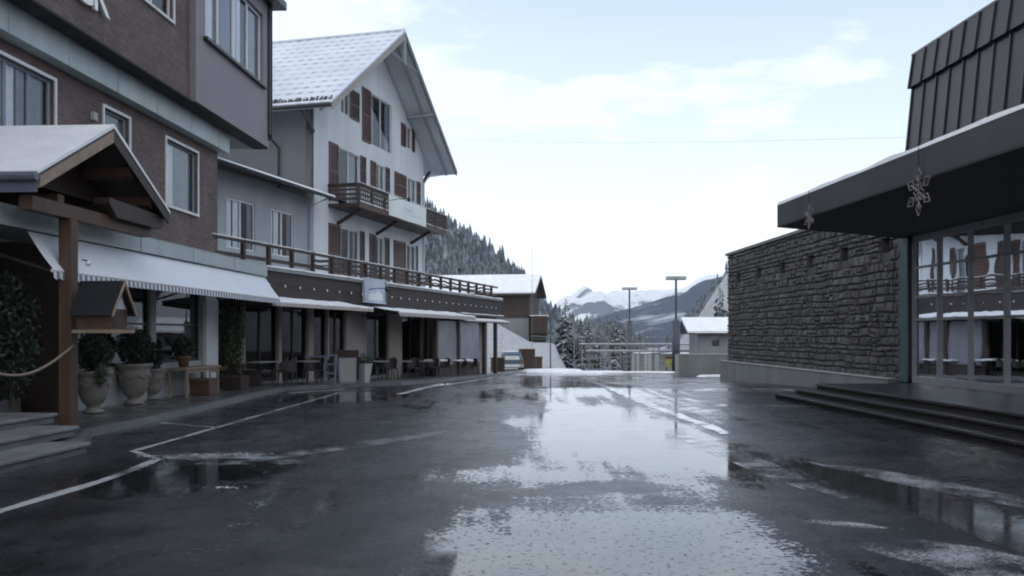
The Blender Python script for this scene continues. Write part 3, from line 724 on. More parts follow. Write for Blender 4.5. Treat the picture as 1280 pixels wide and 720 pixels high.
# ------------------------------------------------------------------ restaurant with terrace, grey wing
u0, u1 = 26.2, uR(0, 53.6)
R_ = empty('terrace_restaurant', OR, -AR, 'long low restaurant with dark fascia and roof terrace in front of the white chalet', 'building')
piers = [(26.2, 26.55), (28.7, 28.95), (31.0, 31.2), (33.1, 33.5), (34.6, 34.72), (36.2, 38.1), (40.5, 42.0), (44.6, 44.9), (45.5, 46.2), (55.0, 55.4)]
ops = []; e0 = piers[0][1]
for a, b in piers[1:]: ops.append((e0, a, -.6, 2.72)); e0 = b
MB().wall(-.9, -1.15, u0, u1, -2., 3.7, ops[:-1]+[(46.3, 47.2, -.6, 2.6)]).build('wall', 'plaster_b', R_)
for i, (a, b, z0, z1) in enumerate(ops[:-1]+[(46.3, 47.2, -.6, 2.6)]):
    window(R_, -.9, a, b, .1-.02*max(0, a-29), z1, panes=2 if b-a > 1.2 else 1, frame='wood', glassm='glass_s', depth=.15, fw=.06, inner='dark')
    B_(-1.1, -.92, a, b, -1.6, .098-.02*max(0, a-29)).build('plinth', 'concrete', R_)
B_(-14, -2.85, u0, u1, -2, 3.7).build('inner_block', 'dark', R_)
B_(-14, -1.16, u1-.25, u1-.002, -2, 3.7).build('end_wall', 'plaster_b', R_)
B_(-.9, -.04, u0-.4, u1, 2.70, 2.76).build('soffit', 'wood', R_)
B_(-.10, -.02, u0-.4, u1, 2.76, 3.72).build('fascia', 'sidingd', R_)
B_(-.02, .16, u0+.5, u1, 2.70, 2.80).build('fascia_ledge', 'wood', R_)
B_(-14, .06, u0-.4, u1+.15, 3.72, 3.83).build('terrace_slab', 'concrete', R_)
def snowsheet(name, parent, x0, x1, y0, y1, z, th=.07, st=.5, sx=3, mat='snow', seed=0.):
    mb = MB(); ny = max(2, int((y1-y0)/st)); P = []
    for i in range(ny+1):
        y = lerp(y0, y1, i/ny); row = []
        for j in range(sx+1):
            f = j/sx; row.append((lerp(x0, x1, f), y, z+th*(.75+.5*noise.noise(Vector((y*.9+seed, f*2.3, seed))))))
        row.append((x1+.015+.015*noise.noise(Vector((y*2, seed, 1))), y, z-.0+.3*th*(noise.noise(Vector((y*1.7, 5, seed)))))); P.append(row)
        row.insert(0, (x0-.01, y, z))
    for i in range(ny):
        for j in range(sx+2): mb.face([P[i][j], P[i][j+1], P[i+1][j+1], P[i+1][j]])
    for row in (P[0], P[-1]): mb.face(row)
    return mb.build(name, mat, parent, smooth=False)
snowsheet('terrace_snow', R_, -2.9, .065, u0-.38, u1+.14, 3.832, .07)
snowsheet('terrace_snow', R_, -14, -2.9, 50.6, u1+.14, 3.832, .12, sx=5)
snowsheet('ledge_snow', R_, -.01, .165, 47.5, u1, 2.803, .05)
# railing
rl = MB(); rs = MB(); w_ = -.22; ua, ub = u0-.6, u1-.2
rl.box(w_-.06, w_+.06, ua, ub, 4.50, 4.58); rl.box(w_-.02, w_+.02, ua, ub, 4.02, 4.14)
posts = []; u = uR(w_, 26.8); k = 0
while u < ub:
    posts.append(u); u += 1.47
for k, (a, b) in enumerate(zip(posts, posts[1:])):
    if a > 31:    # carved boards between the posts farther along
        n = 8
        for (zc, hh) in ((4.34, .10), (4.18, .06)):
            for i in range(n):
                y = lerp(a, b, i/n); y2 = lerp(a, b, (i+1)/n); s0 = .03*math.sin(PI*2*i/n+k); s1 = .03*math.sin(PI*2*(i+1)/n+k)
                rl.bar((w_, y, zc+s0), (w_, y2, zc+s1), .03, hh)
RL = empty('terrace_railing', wR(w_, ua, 3.85), -AR, 'dark wooden railing along the edge of the restaurant roof terrace', 'railing')
def shift(mb, d):
    mb.v = [(p[0]+d[0], p[1]+d[1], p[2]+d[2]) for p in mb.v]; return mb
sh = (-w_, -ua, -3.85)
shift(rl, sh).build('rails', 'wood', RL)
for p in posts: shift(B_(w_-.06, w_+.06, p-.06, p+.06, 3.85, 4.62), sh).build('post', 'wood', RL)
snowsheet('snow_cover', RL, -.055, .055, 0, ub-ua, .735, .03, .4, 1)
# lights along the fascia
LS = empty('light_string', wR(0, 28.5, 3.3), -AR, 'string of small white bulbs looped along the dark restaurant fascia', 'lights')
pts = []; 
for k in range(27):
    y = k*.98
    pts += [(.03, y, .04), (.03, y+.49, -.03)]
MB().tube(pts, .008, 4).build('cord', 'metal', LS)
for k in range(27): MB().lathe([(.004, -.08), (.028, -.05), (.026, -.02), (.008, .02)], 8, (.04, k*.98+.3, .0)).build('bulb', 'bulb', LS, smooth=True)
# terrace wing (grey) and chalet
W = empty('grey_wing', OR, -AR, 'low grey rendered wing with two windows between hotel and chalet', 'building')
opsW = [(uR(-3, 30.8), uR(-3, 32.55), 4.75, 6.52), (uR(-3, 33.62), uR(-3, 35.28), 4.75, 6.52)]
MB().wall(-3., -3.3, 24., 37.42, 3.84, 7.35, opsW).build('wall', 'plaster_g', W)
window(W, -3., *opsW[0], frame='white', panes=2, curtain=[(.04, .26, 'curtain'), (.30, .52, 'curtain'), (.80, .95, 'curtain_g')], depth=.08)
window(W, -3., *opsW[1], frame='white', panes=2, curtain=[(.04, .17, 'curtain'), (.22, .45, 'curtain'), (.8, .95, 'curtain_g')], depth=.08)
MB().prism([(-1.95, 7.28), (-1.95, 7.40), (-9, 9.4), (-9, 9.28)], 24., 37.40, 'y').build('roof', 'wood', W)
MB().prism([(-1.96, 7.402), (-2.0, 7.47), (-9, 9.47), (-9, 9.402)], 24.02, 37.38, 'y').build('roof_snow', 'snow', W)
MB().tube([(-1.9, 24., 7.36), (-1.9, 37.4, 7.30)], .06, 8).build('gutter', 'metal', W)
MB().tube([(-2.0, 36.85, 7.3), (-2.9, 36.95, 7.0), (-2.93, 36.95, 3.9)], .045, 8).build('downpipe', 'plaster_g', W)
B_(-9, -3.3, 24., 24.3, 3.84, 8.).build('side_wall', 'plaster_g', W)

CH = empty('white_chalet', OR, -AR, 'tall white gabled chalet with brown shutters and snowy tiled roof', 'building')
ca, cb_, cm = 37.43, 50.2, 43.8
apex = 16.35; sl = 5.35/7.7
roofz = lambda u: apex-.28-sl*abs(u-cm)
G = lambda Y: uR(-3., Y)
opsC = [(G(39.3), G(41.2), 3.95, 6.52), (G(42.95), G(44.0), 3.95, 6.52), (G(46.85), G(48.1), 3.95, 6.52),
        (G(39.12), G(41.2), 7.45, 10.02), (G(43.0), G(44.05), 8.85, 10.05), (G(46.95), G(48.15), 8.85, 10.05),
        (G(39.35), G(40.2), 11.65, 12.65), (G(42.42), G(44.9), 10.88, 13.35), (G(46.65), G(47.5), 11.65, 12.75)]
MB().wall(-3., -3.35, ca, cb_, 3.84, 16.4, opsC, (roofz, cm)).build('gable_wall', 'plaster', CH)
for i, o_ in enumerate(opsC):
    window(CH, -3., *o_, panes=2 if o_[1]-o_[0] > 1.2 else 2, frame='white', depth=.10, fw=.05,
           curtain=[(.05, .22, 'curtain_g'), (.78, .95, 'curtain_g')] if i in (0, 1, 4, 7) else [(.55, .9, 'curtain_g')], transom=None)
for (a, b, z0, z1, mt) in [(38.17, 39.24, 3.98, 6.55, 'wood_red'), (41.24, 41.7, 3.98, 6.55, 'wood_sh'), (42.25, 42.9, 3.98, 6.55, 'wood_sh'), (44.04, 44.55, 3.98, 6.55, 'wood_sh'),
                           (45.1, 46.65, 3.98, 6.55, 'wood_red'), (48.14, 48.35, 3.98, 6.55, 'wood_sh'),
                           (38.2, 39.05, 7.6, 10.1, 'wood_red'), (41.26, 41.85, 8.7, 10.1, 'wood_sh'), (42.36, 42.95, 8.82, 10.1, 'wood_red'), (44.1, 44.6, 8.82, 10.1, 'wood_sh'),
                           (45.2, 46.75, 8.82, 10.1, 'wood_red'), (48.2, 48.72, 8.82, 10.1, 'wood_sh'),
                           (40.22, 41.15, 11.6, 12.95, 'wood_sh'), (41.45, 42.38, 10.85, 13.4, 'wood_red'), (46.05, 46.6, 11.6, 12.8, 'wood_red'), (47.54, 47.9, 11.6, 12.8, 'wood_sh')]:
    shutter(CH, -2.995, G(a), G(b), z0, z1, mt)
# side walls
MB().wall(-3.35, -22, ca, ca+.3, 3.84, roofz(ca)+.0, []).box(-22, -3.35, ca, ca+.3, 3.84, 11.5).build('side_wall', 'plaster_shade', CH)  # shade of this side is in its darker plaster colour
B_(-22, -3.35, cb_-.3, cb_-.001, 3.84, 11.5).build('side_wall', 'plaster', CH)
# roof: two slabs, verge boards, soffit boards
ht = 7.7; wt = -1.5
for s in (-1, 1):
    def pt(d, dz): return (cm+s*d, apex-sl*d+dz)
    poly = [pt(0, 0), pt(ht, 0), pt(ht, -.2), pt(0, -.24)]
    MB().prism(poly, wt-.02, -23, 'x').build('roof_slope', 'plaster', CH)
    MB().prism([pt(0, .005), pt(ht+.1, .005), pt(ht+.1, .09), pt(0, .09)], wt+.03, -23, 'x').build('roof_tiles', 'tiles', CH)
    MB().prism([pt(0, .0), pt(ht, .0), pt(ht, -.30), pt(0, -.34)], wt-.018, wt+.03, 'x').build('verge_board', 'verge' if s < 0 else 'metal', CH)
    MB().prism([pt(.3, -.24), pt(ht*.98, -.24), pt(ht*.98, -.38), pt(.3, -.38)], wt-.5, wt-.62, 'x').build('rafter', 'plaster_g', CH)
    zg = apex-sl*ht-.10
    MB().tube([(wt, cm+s*(ht+.08), zg), (-23, cm+s*(ht+.08), zg)], .09, 8).build('gutter', 'metal', CH)
    for w1 in (-3.0,):
        MB().bar((w1-.02, cm+s*6.35, 10.2), (w1-.02, cm+s*7.4, 10.95), .12, .12).build('brace', 'wood', CH)
MB().tube([(wt-.02, cm-1.6, apex-sl*1.6-.35), (wt-.02, cm+1.6, apex-sl*1.6-.35)], .07, 4).bar((wt-.02, cm, apex-.3), (wt-.02, cm, apex-1.6), .12, .12).build('gable_tie', 'plaster_g', CH)
MB().bar((wt-1.4, cm-2.6, 14.05), (wt+.0, cm-2.6, 14.25), .14, .14).build('purlin_end', 'plaster_g', CH); MB().bar((wt-1.4, cm+3.9, 13.2), (wt, cm+3.9, 13.3), .14, .14).build('purlin_end', 'plaster_g', CH)
zg = apex-sl*ht
MB().tube([(-5.0, cm-ht-.05, zg-.15), (-5.0, cm-ht+.2, zg-.6), (-4.6, ca-.08, zg-1.4), (-4.6, ca-.08, 7.9)], .055, 8).build('downpipe', 'metal', CH)
MB().tube([(-2.3, cm+ht, zg-.15), (-2.9, cm+ht-.6, zg-.35), (-2.93, cb_-.12, zg-.9), (-2.93, cb_-.12, 3.9)], .055, 8).build('downpipe', 'plaster', CH)
# dormer half hidden by the hotel
MB().prism([(cm-7.3, 11.9), (cm-4.4, 11.9+2.0), (cm-4.4, 14.3), (cm-5.9, 14.3)], -7.2, -10.0, 'x').build('dormer', 'metal', CH)
# snow guard line: dark tufts above the left gutter
mb = MB()
for k in range(150):
    w1 = lerp(wt-.1, -14, k/150); mb.bar((w1, cm-ht+.05, zg+.08), (w1+random.uniform(-.05, .05), cm-ht+.16, zg+.22+.12*random.random()), .07, .03)
mb.build('snow_guard', 'metal', CH)
# ridge cap
MB().tube([(wt, cm, apex+.09), (-23, cm, apex+.09)], .10, 8).build('ridge_cap', 'tiles', CH)

# balcony with banner
bw = -1.55; ba, bb = uR(-3., 38.15), 49.9
BL = empty('chalet_balcony', wR(-3., ba, 7.2), -AR, 'dark carved wooden balcony across the front of the white chalet', 'balcony')
CH_children_note = None
def bl(mb): return shift(mb, (3., -ba, -7.2))
bl(B_(-3., bw, ba, bb, 7.22, 7.36)).build('floor', 'wood', BL)
bl(B_(bw, bw+.05, ba-.02, bb, 7.17, 7.42)).build('edge_board', 'wood_mid', BL)
snowsheet('snow_cover', BL, 3.+bw-.1, 3.+bw+.05, 0, bb-ba, .225, .035, .5, 1)
mb = MB(); mb.box(bw-.05, bw+.07, ba-.04, bb, 8.15, 8.22); mb.box(-3, bw, ba-.05, ba+.07, 8.15, 8.22); mb.box(-3, bw, bb-.07, bb+.05, 8.15, 8.22)
for z in (7.50, 7.70, 7.90, 8.05):
    mb.box(bw-.0, bw+.03, ba, bb, z, z+.10 if z > 7.6 else z+.07); mb.box(-3, bw, ba, ba+.03, z, z+.09); mb.box(-3, bw, bb-.03, bb, z, z+.09)
bl(mb).build('railing', 'wood', BL)
mb = MB(); y = ba
while y < bb+.1:
    mb.box(bw-.05, bw+.06, y-.05, y+.05, 7.3, 8.15); y += 1.35
for k in range(46):   # carved boards between
    y = ba+.1+k*.245
    if y > bb: break
    mb.prism([(y, 7.48), (y+.10, 7.55), (y+.04, 7.8), (y+.12, 8.1), (y-.02, 8.1), (y-.07, 7.8), (y-.02, 7.6)], bw+.03, bw+.045, 'x')
bl(mb).build('balusters', 'wood', BL)
for y in (39.6, 43.8, 48.3): bl(MB().bar((-3., y, 6.6), (-1.9, y, 7.2), .12, .14)).build('bracket', 'wood', BL)
snowsheet('rail_snow', BL, 3+bw-.05, 3+bw+.07, 0, bb-ba, 1.02, .03, .5, 1)
BN = empty('banner', wR(bw+.09, 41.75, 7.22), -AR, 'pale blue-white banner hung on the front of the chalet balcony', 'banner')
n = 24; mb = MB()
for i in range(n):
    a, b = 4.85*i/n, 4.85*(i+1)/n; f = lambda y: .02*math.sin(y*2.1)
    mb.face([(f(a), a, 0), (f(b), b, 0), (f(b)*.3, b, .97), (f(a)*.3, a, .97)])
mb.build('cloth', 'banner', BN)
mb = MB()
for (a, b, z) in ((1.9, 3.1, .62), (2.0, 2.9, .52), (3.4, 4.3, .45), (2.6, 3.5, .33)):
    mb.box(.022, .03, a, b, z, z+.035)
mb.build('print_lines', 'curtain', BN)
def spot(loc, rz, label):
    e = empty('sign_lamp', loc, rz, label, 'lamp')
    MB().tube([(0, 0, 0), (.5, .06, .03), (.95, .1, .0)], .018, 6).build('arm', 'metal', e)
    MB().lathe([(.05, -.10), (.085, -.06), (.08, .03), (.04, .09)], 10, (1.02, .11, -.02)).build('lamp_head', 'metal', e, smooth=True); return e
spot(wR(bw+.1, 41.9, 7.92), -AR-.3, 'small dark spotlight on an arm in front of the chalet balcony banner')
# signboard on the fascia
SG = empty('signboard', wR(.0, uR(.1, 34.44), 2.95), -AR, 'pale blue signboard with faded picture on the restaurant fascia', 'sign')
ln = uR(.1, 36.47)-uR(.1, 34.44)
B_(.0, .12, 0, ln, 0, .99).build('board', 'sign', SG, bevel=.01)
MB().box(.121, .125, ln-.16, ln-.04, .05, .94).build('edge_stripe', 'greensign', SG)
mb = MB(); mb.face([(.124, .3, .12), (.124, 1.7, .12), (.124, 1.7, .38), (.124, 1.2, .52), (.124, .9, .36), (.124, .6, .44), (.124, .3, .3)]); mb.build('picture', 'banner', SG)
spot(wR(.12, uR(.1, 34.8), 3.48), -AR-.5, 'dark spotlight on an arm over the pale restaurant signboard')

# restaurant awnings
A2 = empty('snowy_awning', wR(.05, 27.0, 2.45), -AR, 'white awning with scalloped edge and snow on top left of the signboard', 'awning', 'small awnings of the restaurant')
awning(A2, 0, .42, 1.15, .22, 0, uR(1.2, 32.6)-27.0, .14, 'awn', 'val2', True)
A3 = empty('snowy_awning', wR(.05, uR(1.2, 35.0), 2.38), -AR, 'snow covered awning right of the signboard over the outdoor tables', 'awning', 'small awnings of the restaurant')
awning(A3, 0, .42, 1.15, .22, 0, 46.6-uR(1.2, 35.0), .18, 'awn', 'val2', True)
# lean-to porch at the far end
LT = empty('lean_to', wR(-.9, 44.0, -1), -AR, 'lean-to shelter with grey plastic wall and dark posts at the far end of the restaurant', 'shelter')
def lt(mb): return shift(mb, (.9, -44.0, 1))
ue = 55.2
lt(MB().prism([(-.8, 2.72), (.6, 2.40), (.6, 2.34), (-.8, 2.64)], 47.0, ue, 'y')).build('roof', 'wood', LT)
lt(MB().prism([(-.8, 2.722), (.6, 2.402), (.62, 2.47), (-.8, 2.80)], 47.0, ue+.05, 'y')).build('roof_snow', 'snow', LT)
lt(B_(.28, .32, 43.2, 50.0, .20, 2.35)).build('plastic_wall', 'sheet', LT)
lt(B_(.24, .36, 43.2, 50.0, -1., .20)).build('parapet', 'wood', LT)
for y in (43.1, 46.4, 50.9, 53.1): lt(B_(.25, .42, y-.14, y+.14, -1.2, 2.42)).build('post', 'wood', LT)
lt(B_(-.85, -.78, 47., ue-.4, .3, 2.3)).build('rear_panel', 'plaster_b', LT)

# ------------------------------------------------------------------ gabled wooden porch in front of the hotel
PC = -7.9; cy = 15.5
O = Vector((PC+.0545*cy, cy, 0))
P = empty('wooden_porch', O, -AH, 'gabled wooden porch with snowy roof over the hotel entrance steps', 'porch')
hw, za, ze = 2.2, 5.28, 4.10
for s in (-1, 1):
    pp = lambda d, dz: (s*d, lerp(za, ze, d/hw)+dz)
    MB().prism([pp(0, 0), pp(hw, 0), pp(hw, -.07), pp(0, -.08)], 0, -4.6, 'x').build('roof_boards', 'wood', P)
    MB().prism([pp(0, .002), pp(hw+.06, .002), pp(hw+.06, .05), pp(0, .05)], .03, -4.6, 'x').build('roof_tiles', 'metal', P)
    MB().prism([pp(0, .052), pp(hw+.05, .052), pp(hw+.03, .10), pp(0, .12)], .05, -4.6, 'x').build('roof_snow', 'snow', P)
    MB().prism([pp(0, .0), pp(hw, .0), pp(hw, -.18), pp(0, -.20)], .002, .045, 'x').build('verge_board', 'wood_pale' if s < 0 else 'wood', P)
    for d_ in (.75, 1.55):
        MB().prism([pp(d_, -.08), pp(d_+.12, -.08), pp(d_+.12, -.24), pp(d_, -.24)], -.05, -4.6, 'x').build('purlin', 'wood_mid', P)
MB().tube([(.05, -hw-.10, ze-.02), (-4.6, -hw-.10, ze-.02)], .07, 8).box(-4.6, .0, -hw-.03, -hw, ze-.25, ze-.02).build('gutter', 'bluegrey', P)
B_(-.42, -.20, -hw+.2, hw-.3, 3.62, 3.84).build('tie_beam', 'wood_mid', P)
B_(-4.6, -.45, -.90, -.70, 3.84, 4.04).build('side_beam', 'wood_mid', P)
MB().prism([(.05, 4.02), (.35, 3.80), (hw-.12, 3.80), (hw-.02, 3.88), (hw-.02, 4.06), (.05, 4.12)], -.34, -.06, 'x').build('bracket', 'wood', P)
B_(-.42, -.20, -.93, -.71, .0, 3.62).build('post', 'wood_mid', P, bevel=.012)
B_(-4.4, -4.2, -.91, -.69, .0, 3.84).build('post', 'wood_mid', P, bevel=.012)
B_(-4.4, -4.2, 1.5, 1.7, .0, 4.0).build('post', 'wood_mid', P, bevel=.012)
MB().prism([(-hw*.82, ze+.12), (hw*.82, ze+.12), (0, za-.15)], -.95, -1.0, 'x').build('gable_infill', 'wood', P)
# small wooden lantern house fixed on the post
BH = empty('wooden_bird_house', P.matrix_world @ Vector((0, 0, 0)), 0, 'small pitched-roof wooden house mounted on the porch post', 'bird house')
bp_ = Vector((-7.4+.50, 14.72+.0, 1.78)); BH.location = bp_; BH.scale = (.82, .82, .95); BH.rotation_euler = (0, 0, -AH)
mb = MB()
# box 0.8 long towards the street: ridge along local X
mb.prism([(-.32, 0), (.32, 0), (.32, .38), (0, .78), (-.32, .38)], -.30, .42, 'x').build('box', 'wood_mid', BH)
for s in (-1, 1):
    MB().prism([(0, .80), (s*.48, .24), (s*.48, .28), (0, .86)], -.36, .52, 'x').build('roof', 'metal', BH)
    MB().prism([(0, .79), (s*.48, .22), (s*.48, .285), (0, .865)], .52, .55, 'x').build('verge_board', 'wood_pale', BH)
B_(-.38, .56, -.36, .36, -.06, -.002).build('base_board', 'wood_pale', BH)
MB().prism([(-.24, .04), (.24, .04), (.24, .36), (0, .66), (-.24, .36)], .422, .426, 'x').build('pane', 'sign', BH)
MB().prism([(-.25, .03), (.25, .03), (.25, .36), (-.25, .36)], .427, .435, 'x').build('shelf_front', 'wood', BH)
# little light on the post and a rope
e = empty('globe_lamp', (-7.03, 14.60, 2.88), 0, 'tiny white globe lamp on the porch post above the little wooden house', 'lamp')
MB().lathe([(.01, -.045), (.035, -.03), (.045, 0), (.035, .03), (.01, .045)], 10).build('globe', 'bulb', e, smooth=True)
MB().tube([(0, .0, .04), (-.12, .04, .06)], .012, 6).build('bracket', 'metal', e)
mb = MB(); pts = [(lerp(-7.26, -7.2, t_), lerp(14.58, 11.2, t_), 1.52-.42*math.sin(PI*t_)) for t_ in [i/16 for i in range(17)]]
tag(mb.tube(pts, .022, 7).build('barrier_rope', 'rope', smooth=True), 'pale rope hanging in a curve from the porch post beside the steps', 'rope')
rp = empty('rope_post', (-7.2, 11.2, .16), 0, 'slim dark post holding the near end of the rope', 'post')
MB().tube([(0, 0, -.1), (0, 0, 1.45)], .03, 8).build('shaft', 'metal', rp); MB().lathe([(.05, 0), (.05, .05), (.02, .08)], 10, (0, 0, 1.42)).build('cap', 'metal', rp)

# entrance steps
ST = empty('entrance_steps', (-6.35, 8., 0), -AH, 'worn grey stone steps under the wooden porch at the left edge', 'steps')
for k, (xf, ye) in enumerate(((0, 4.7), (-.62, 5.5), (-1.25, 6.0))):
    z = .15*(k+1)
    B_(-3.2, xf+.02, -4, ye-.0, z-.05, z).build('tread', 'tread', ST, bevel=.008)
    B_(-3.2, xf-.03, -4, ye-.03, z-.15-(.1 if k == 0 else 0), z-.052).build('riser', 'kerb', ST)
tag(B_(-10.5, -9.6, -4, 17.2, 0, .46).build('entrance_platform', 'kerb'), None, None, None, 'structure')

# bush / climbing greenery beside the steps
def leafy(name, loc, size, n, leaf, mat, label, cat, trunk=None, hang=0., group=None, pot=None):
    e = empty(name, loc, 0, label, cat, group); mb = MB()
    for i in range(n):
        a = random.random()*2*PI; c_ = random.uniform(-1, 1); rr = random.random()**.4
        q = math.sqrt(max(0, 1-c_*c_)); lump = 1+.25*noise.noise(Vector((q*math.cos(a)*2.2, q*math.sin(a)*2.2, c_*2.6+loc[1])))
        p = Vector((q*math.cos(a)*size[0], q*math.sin(a)*size[1], c_*size[2]))*rr*lump+Vector((0, 0, size[3]))
        d1 = Vector((random.uniform(-1, 1), random.uniform(-1, 1), random.uniform(-1, .6)-hang)).normalized(); d2 = d1.cross(Vector((random.uniform(-1, 1), random.uniform(-1, 1), random.uniform(-1, 1)))).normalized()
        l = leaf*random.uniform(.6, 1.3)
        mb.face([p-d1*l, p+d2*l*.45, p+d1*l, p-d2*l*.45])
    mb.build('foliage', mat, e)
    if trunk: MB().tube([(0, 0, 0), (.02, 0, trunk)], [.05, .03], 7).build('stem', 'trunk', e)
    return e
leafy('climbing_bush', (-8.3, 14.6, .45), (.42, .55, 1.1, 1.25), 2600, .055, 'leaf', 'tall dark leafy bush behind the entrance steps left of the porch post', 'plant', 1.2, .5)
leafy('shrub', (-8.9, 12.8, .45), (.4, .7, 1.0, .9), 1600, .08, 'leaf', 'dark shrub at the left edge behind the rope', 'plant', 1.)
# urns with clipped box balls
def urn(loc, sc, label, ball=True):
    e = empty('stone_urn', loc, random.random(), label, 'planter', 'carved stone urns with clipped box balls')
    prof = [(.20, 0), (.22, .03), (.20, .07), (.13, .11), (.14, .16), (.22, .24), (.29, .40), (.335, .60), (.35, .74), (.345, .80), (.39, .84), (.41, .88), (.40, .92), (.34, .92), (.33, .86), (.02, .85)]
    MB().lathe([(r*sc, z*sc) for r, z in prof], 28).build('urn', 'urn', e, smooth=True)
    mb = MB()
    for k in range(8):   # carved swags
        a = k*PI/4
        pts = [(math.cos(a+t_)*(.345)*sc, math.sin(a+t_)*(.345)*sc, (.70-.10*math.sin(PI*(t_+.39)/.78))*sc) for t_ in [(-.39+.78*i/6) for i in range(7)]]
        mb.tube(pts, .02*sc, 6)
    mb.build('swag_relief', 'urn', e, smooth=True)
    return e
def ballplant(loc, r, label):
    leafy('box_ball', loc, (r, r, r, r*.95), 3800, .035, 'leaf_b', label, 'plant', r*.9, 0, 'clipped box balls in the stone urns')
    o = [x for x in C.objects if x.name.startswith('box_ball')][-1]
U1 = urn((-8.42, 17.7, .12), .92, 'stone urn planter nearest the porch post, partly behind the little wooden house')
U2 = urn((-8.55, 19.9, .12), 1.0, 'carved stone urn planter in the middle of the row, left of the bench')
U3 = urn((-8.75, 21.4, .12), .82, 'plain stone urn planter right behind the carved one')
ballplant((-8.42, 17.7, .12+.84), .38, 'dark clipped box ball behind the little wooden house')
ballplant((-8.55, 19.9, .12+.90), .42, 'round clipped box ball in the middle urn')
leafy('young_shrub', (-8.75, 21.4, .12+.7), (.28, .28, .42, .35), 700, .05, 'leaf', 'loose upright shrub in the third urn', 'plant', .5)
leafy('trailing_ivy', (-8.15, 17.45, .72), (.14, .16, .22, .18), 300, .04, 'leaf_v', 'pale trailing plant spilling over the rim of the urn nearest the porch post', 'plant', .2, .6)
# bench-height table along the window with plants
def bench(loc, rz, l, w, h, label, mat='wood_pale'):
    e = empty('bench', loc, rz, label, 'bench')
    B_(-w/2, w/2, 0, l, h-.05, h).build('seat', mat, e, bevel=.006)
    for y in (.08, l-.14):
        for x in (-w/2+.03, w/2-.09): B_(x, x+.06, y, y+.06, 0, h-.052).build('leg', mat, e)
    B_(w/2-.07, w/2-.04, .15, l-.15, h-.13, h-.055).build('apron', mat, e); return e
bench((-8.35, 21.9, .12), -AH, 2.2, .55, .74, 'pale wooden table-bench below the hotel shop window')
bench((-8.7, 24.6, .12), -AH-.05, 2.6, .5, .66, 'low wooden bench in front of the tall climbing plant', 'wood_mid')
e = empty('potted_plant', (-8.4, 22.5, .87), 0, 'terracotta pot with bushy plant on the bench below the shop window', 'plant')
MB().lathe([(.11, 0), (.16, .22), (.18, .24), (.18, .28), (.15, .28), (.01, .26)], 16).build('pot', 'terra', e, smooth=True)
mb = MB()
for i in range(900):
    d = Vector((random.gauss(0, 1), random.gauss(0, 1), random.gauss(.3, 1))).normalized()*random.random()**.5
    p = Vector((d.x*.30, d.y*.30, .50+d.z*.27)); d1 = Vector((random.uniform(-1, 1), random.uniform(-1, 1), random.uniform(-1, 1))).normalized(); d2 = d1.orthogonal()
    mb.face([p-d1*.05, p+d2*.025, p+d1*.05, p-d2*.025])
mb.build('foliage', 'leaf', e)
def crate(loc, rz, a, b, h, label, mat='terra', plant=False):
    e = empty('planter_box', loc, rz, label, 'planter')
    mb = MB(); mb.prism([(-a*.42, 0), (a*.42, 0), (a*.5, h), (-a*.5, h)], -b/2, b/2, 'x'); mb.build('box', mat, e, bevel=.01)
    B_(-b/2-.01, b/2+.01, -a/2-.02, a/2+.02, h-.04, h+.01).build('rim', mat, e); return e
crate((-8.05, 23.0, .12), 0, .7, .5, .42, 'brown planter box under the pale bench', 'wood_mid')
crate((-7.9, 25.3, .12), 0, .9, .45, .38, 'dark brown planter box under the low bench', 'wood')
crate((-8.1, 27.4, .12), 0, .6, .45, .45, 'brown planter box beside the first outdoor table', 'wood')
random.seed(3); leafy('climbing_plant', (-8.33, 26.05, .12), (.40, .35, 1.35, 1.6), 2400, .07, 'leaf_v', 'tall climbing plant in the dark corner between hotel and restaurant', 'plant', 2.2, .4)

# ------------------------------------------------------------------ outdoor chairs and tables
def make_chair():
    e = empty('woven_chair', (0, 0, 0), 0, None, 'chair', 'woven chairs outside the restaurant')
    B_(-.24, .24, -.23, .23, .41, .455).build('seat', 'chair', e, bevel=.015)
    mb = MB(); n = 12   # curved tub back, seat faces +Y
    for i in range(n):
        a = PI+PI*i/n*1.0; b = PI+PI*(i+1)/n; R1 = .27
        f = lambda t_: .46+.38*math.sin(t_-PI)**.7 if math.sin(t_-PI) > 0 else .62
        za, zb = .62+.26*max(0, math.sin(a-PI)), .62+.26*max(0, math.sin(b-PI))
        p, q = (R1*math.cos(a), R1*math.sin(a)*.95), (R1*math.cos(b), R1*math.sin(b)*.95)
        mb.face([(p[0], p[1], .46), (q[0], q[1], .46), (q[0]*1.06, q[1]*1.08, zb), (p[0]*1.06, p[1]*1.08, za)])
        mb.face([(p[0]*.9, p[1]*.9, .46), (q[0]*.9, q[1]*.9, .46), (q[0]*1., q[1]*1., zb), (p[0]*1., p[1]*1., za)])
        mb.face([(p[0]*1.06, p[1]*1.08, za), (q[0]*1.06, q[1]*1.08, zb), (q[0], q[1], zb), (p[0], p[1], za)])
    mb.build('backrest', 'chair', e)
    for x in (-.2, .2):
        for y in (-.2, .2): MB().tube([(x, y, .41), (x*1.15, y*1.15, 0)], [.02, .014], 6).build('leg', 'metal', e)
    return e
CHR = make_chair(); used = [0]
def chair(x, y, rz, label):
    c = CHR if not used[0] else copy_tree(CHR); used[0] = 1
    c.location = (x, y, road_z(y)+.115); c.rotation_euler = (0, 0, rz); c['label'] = label
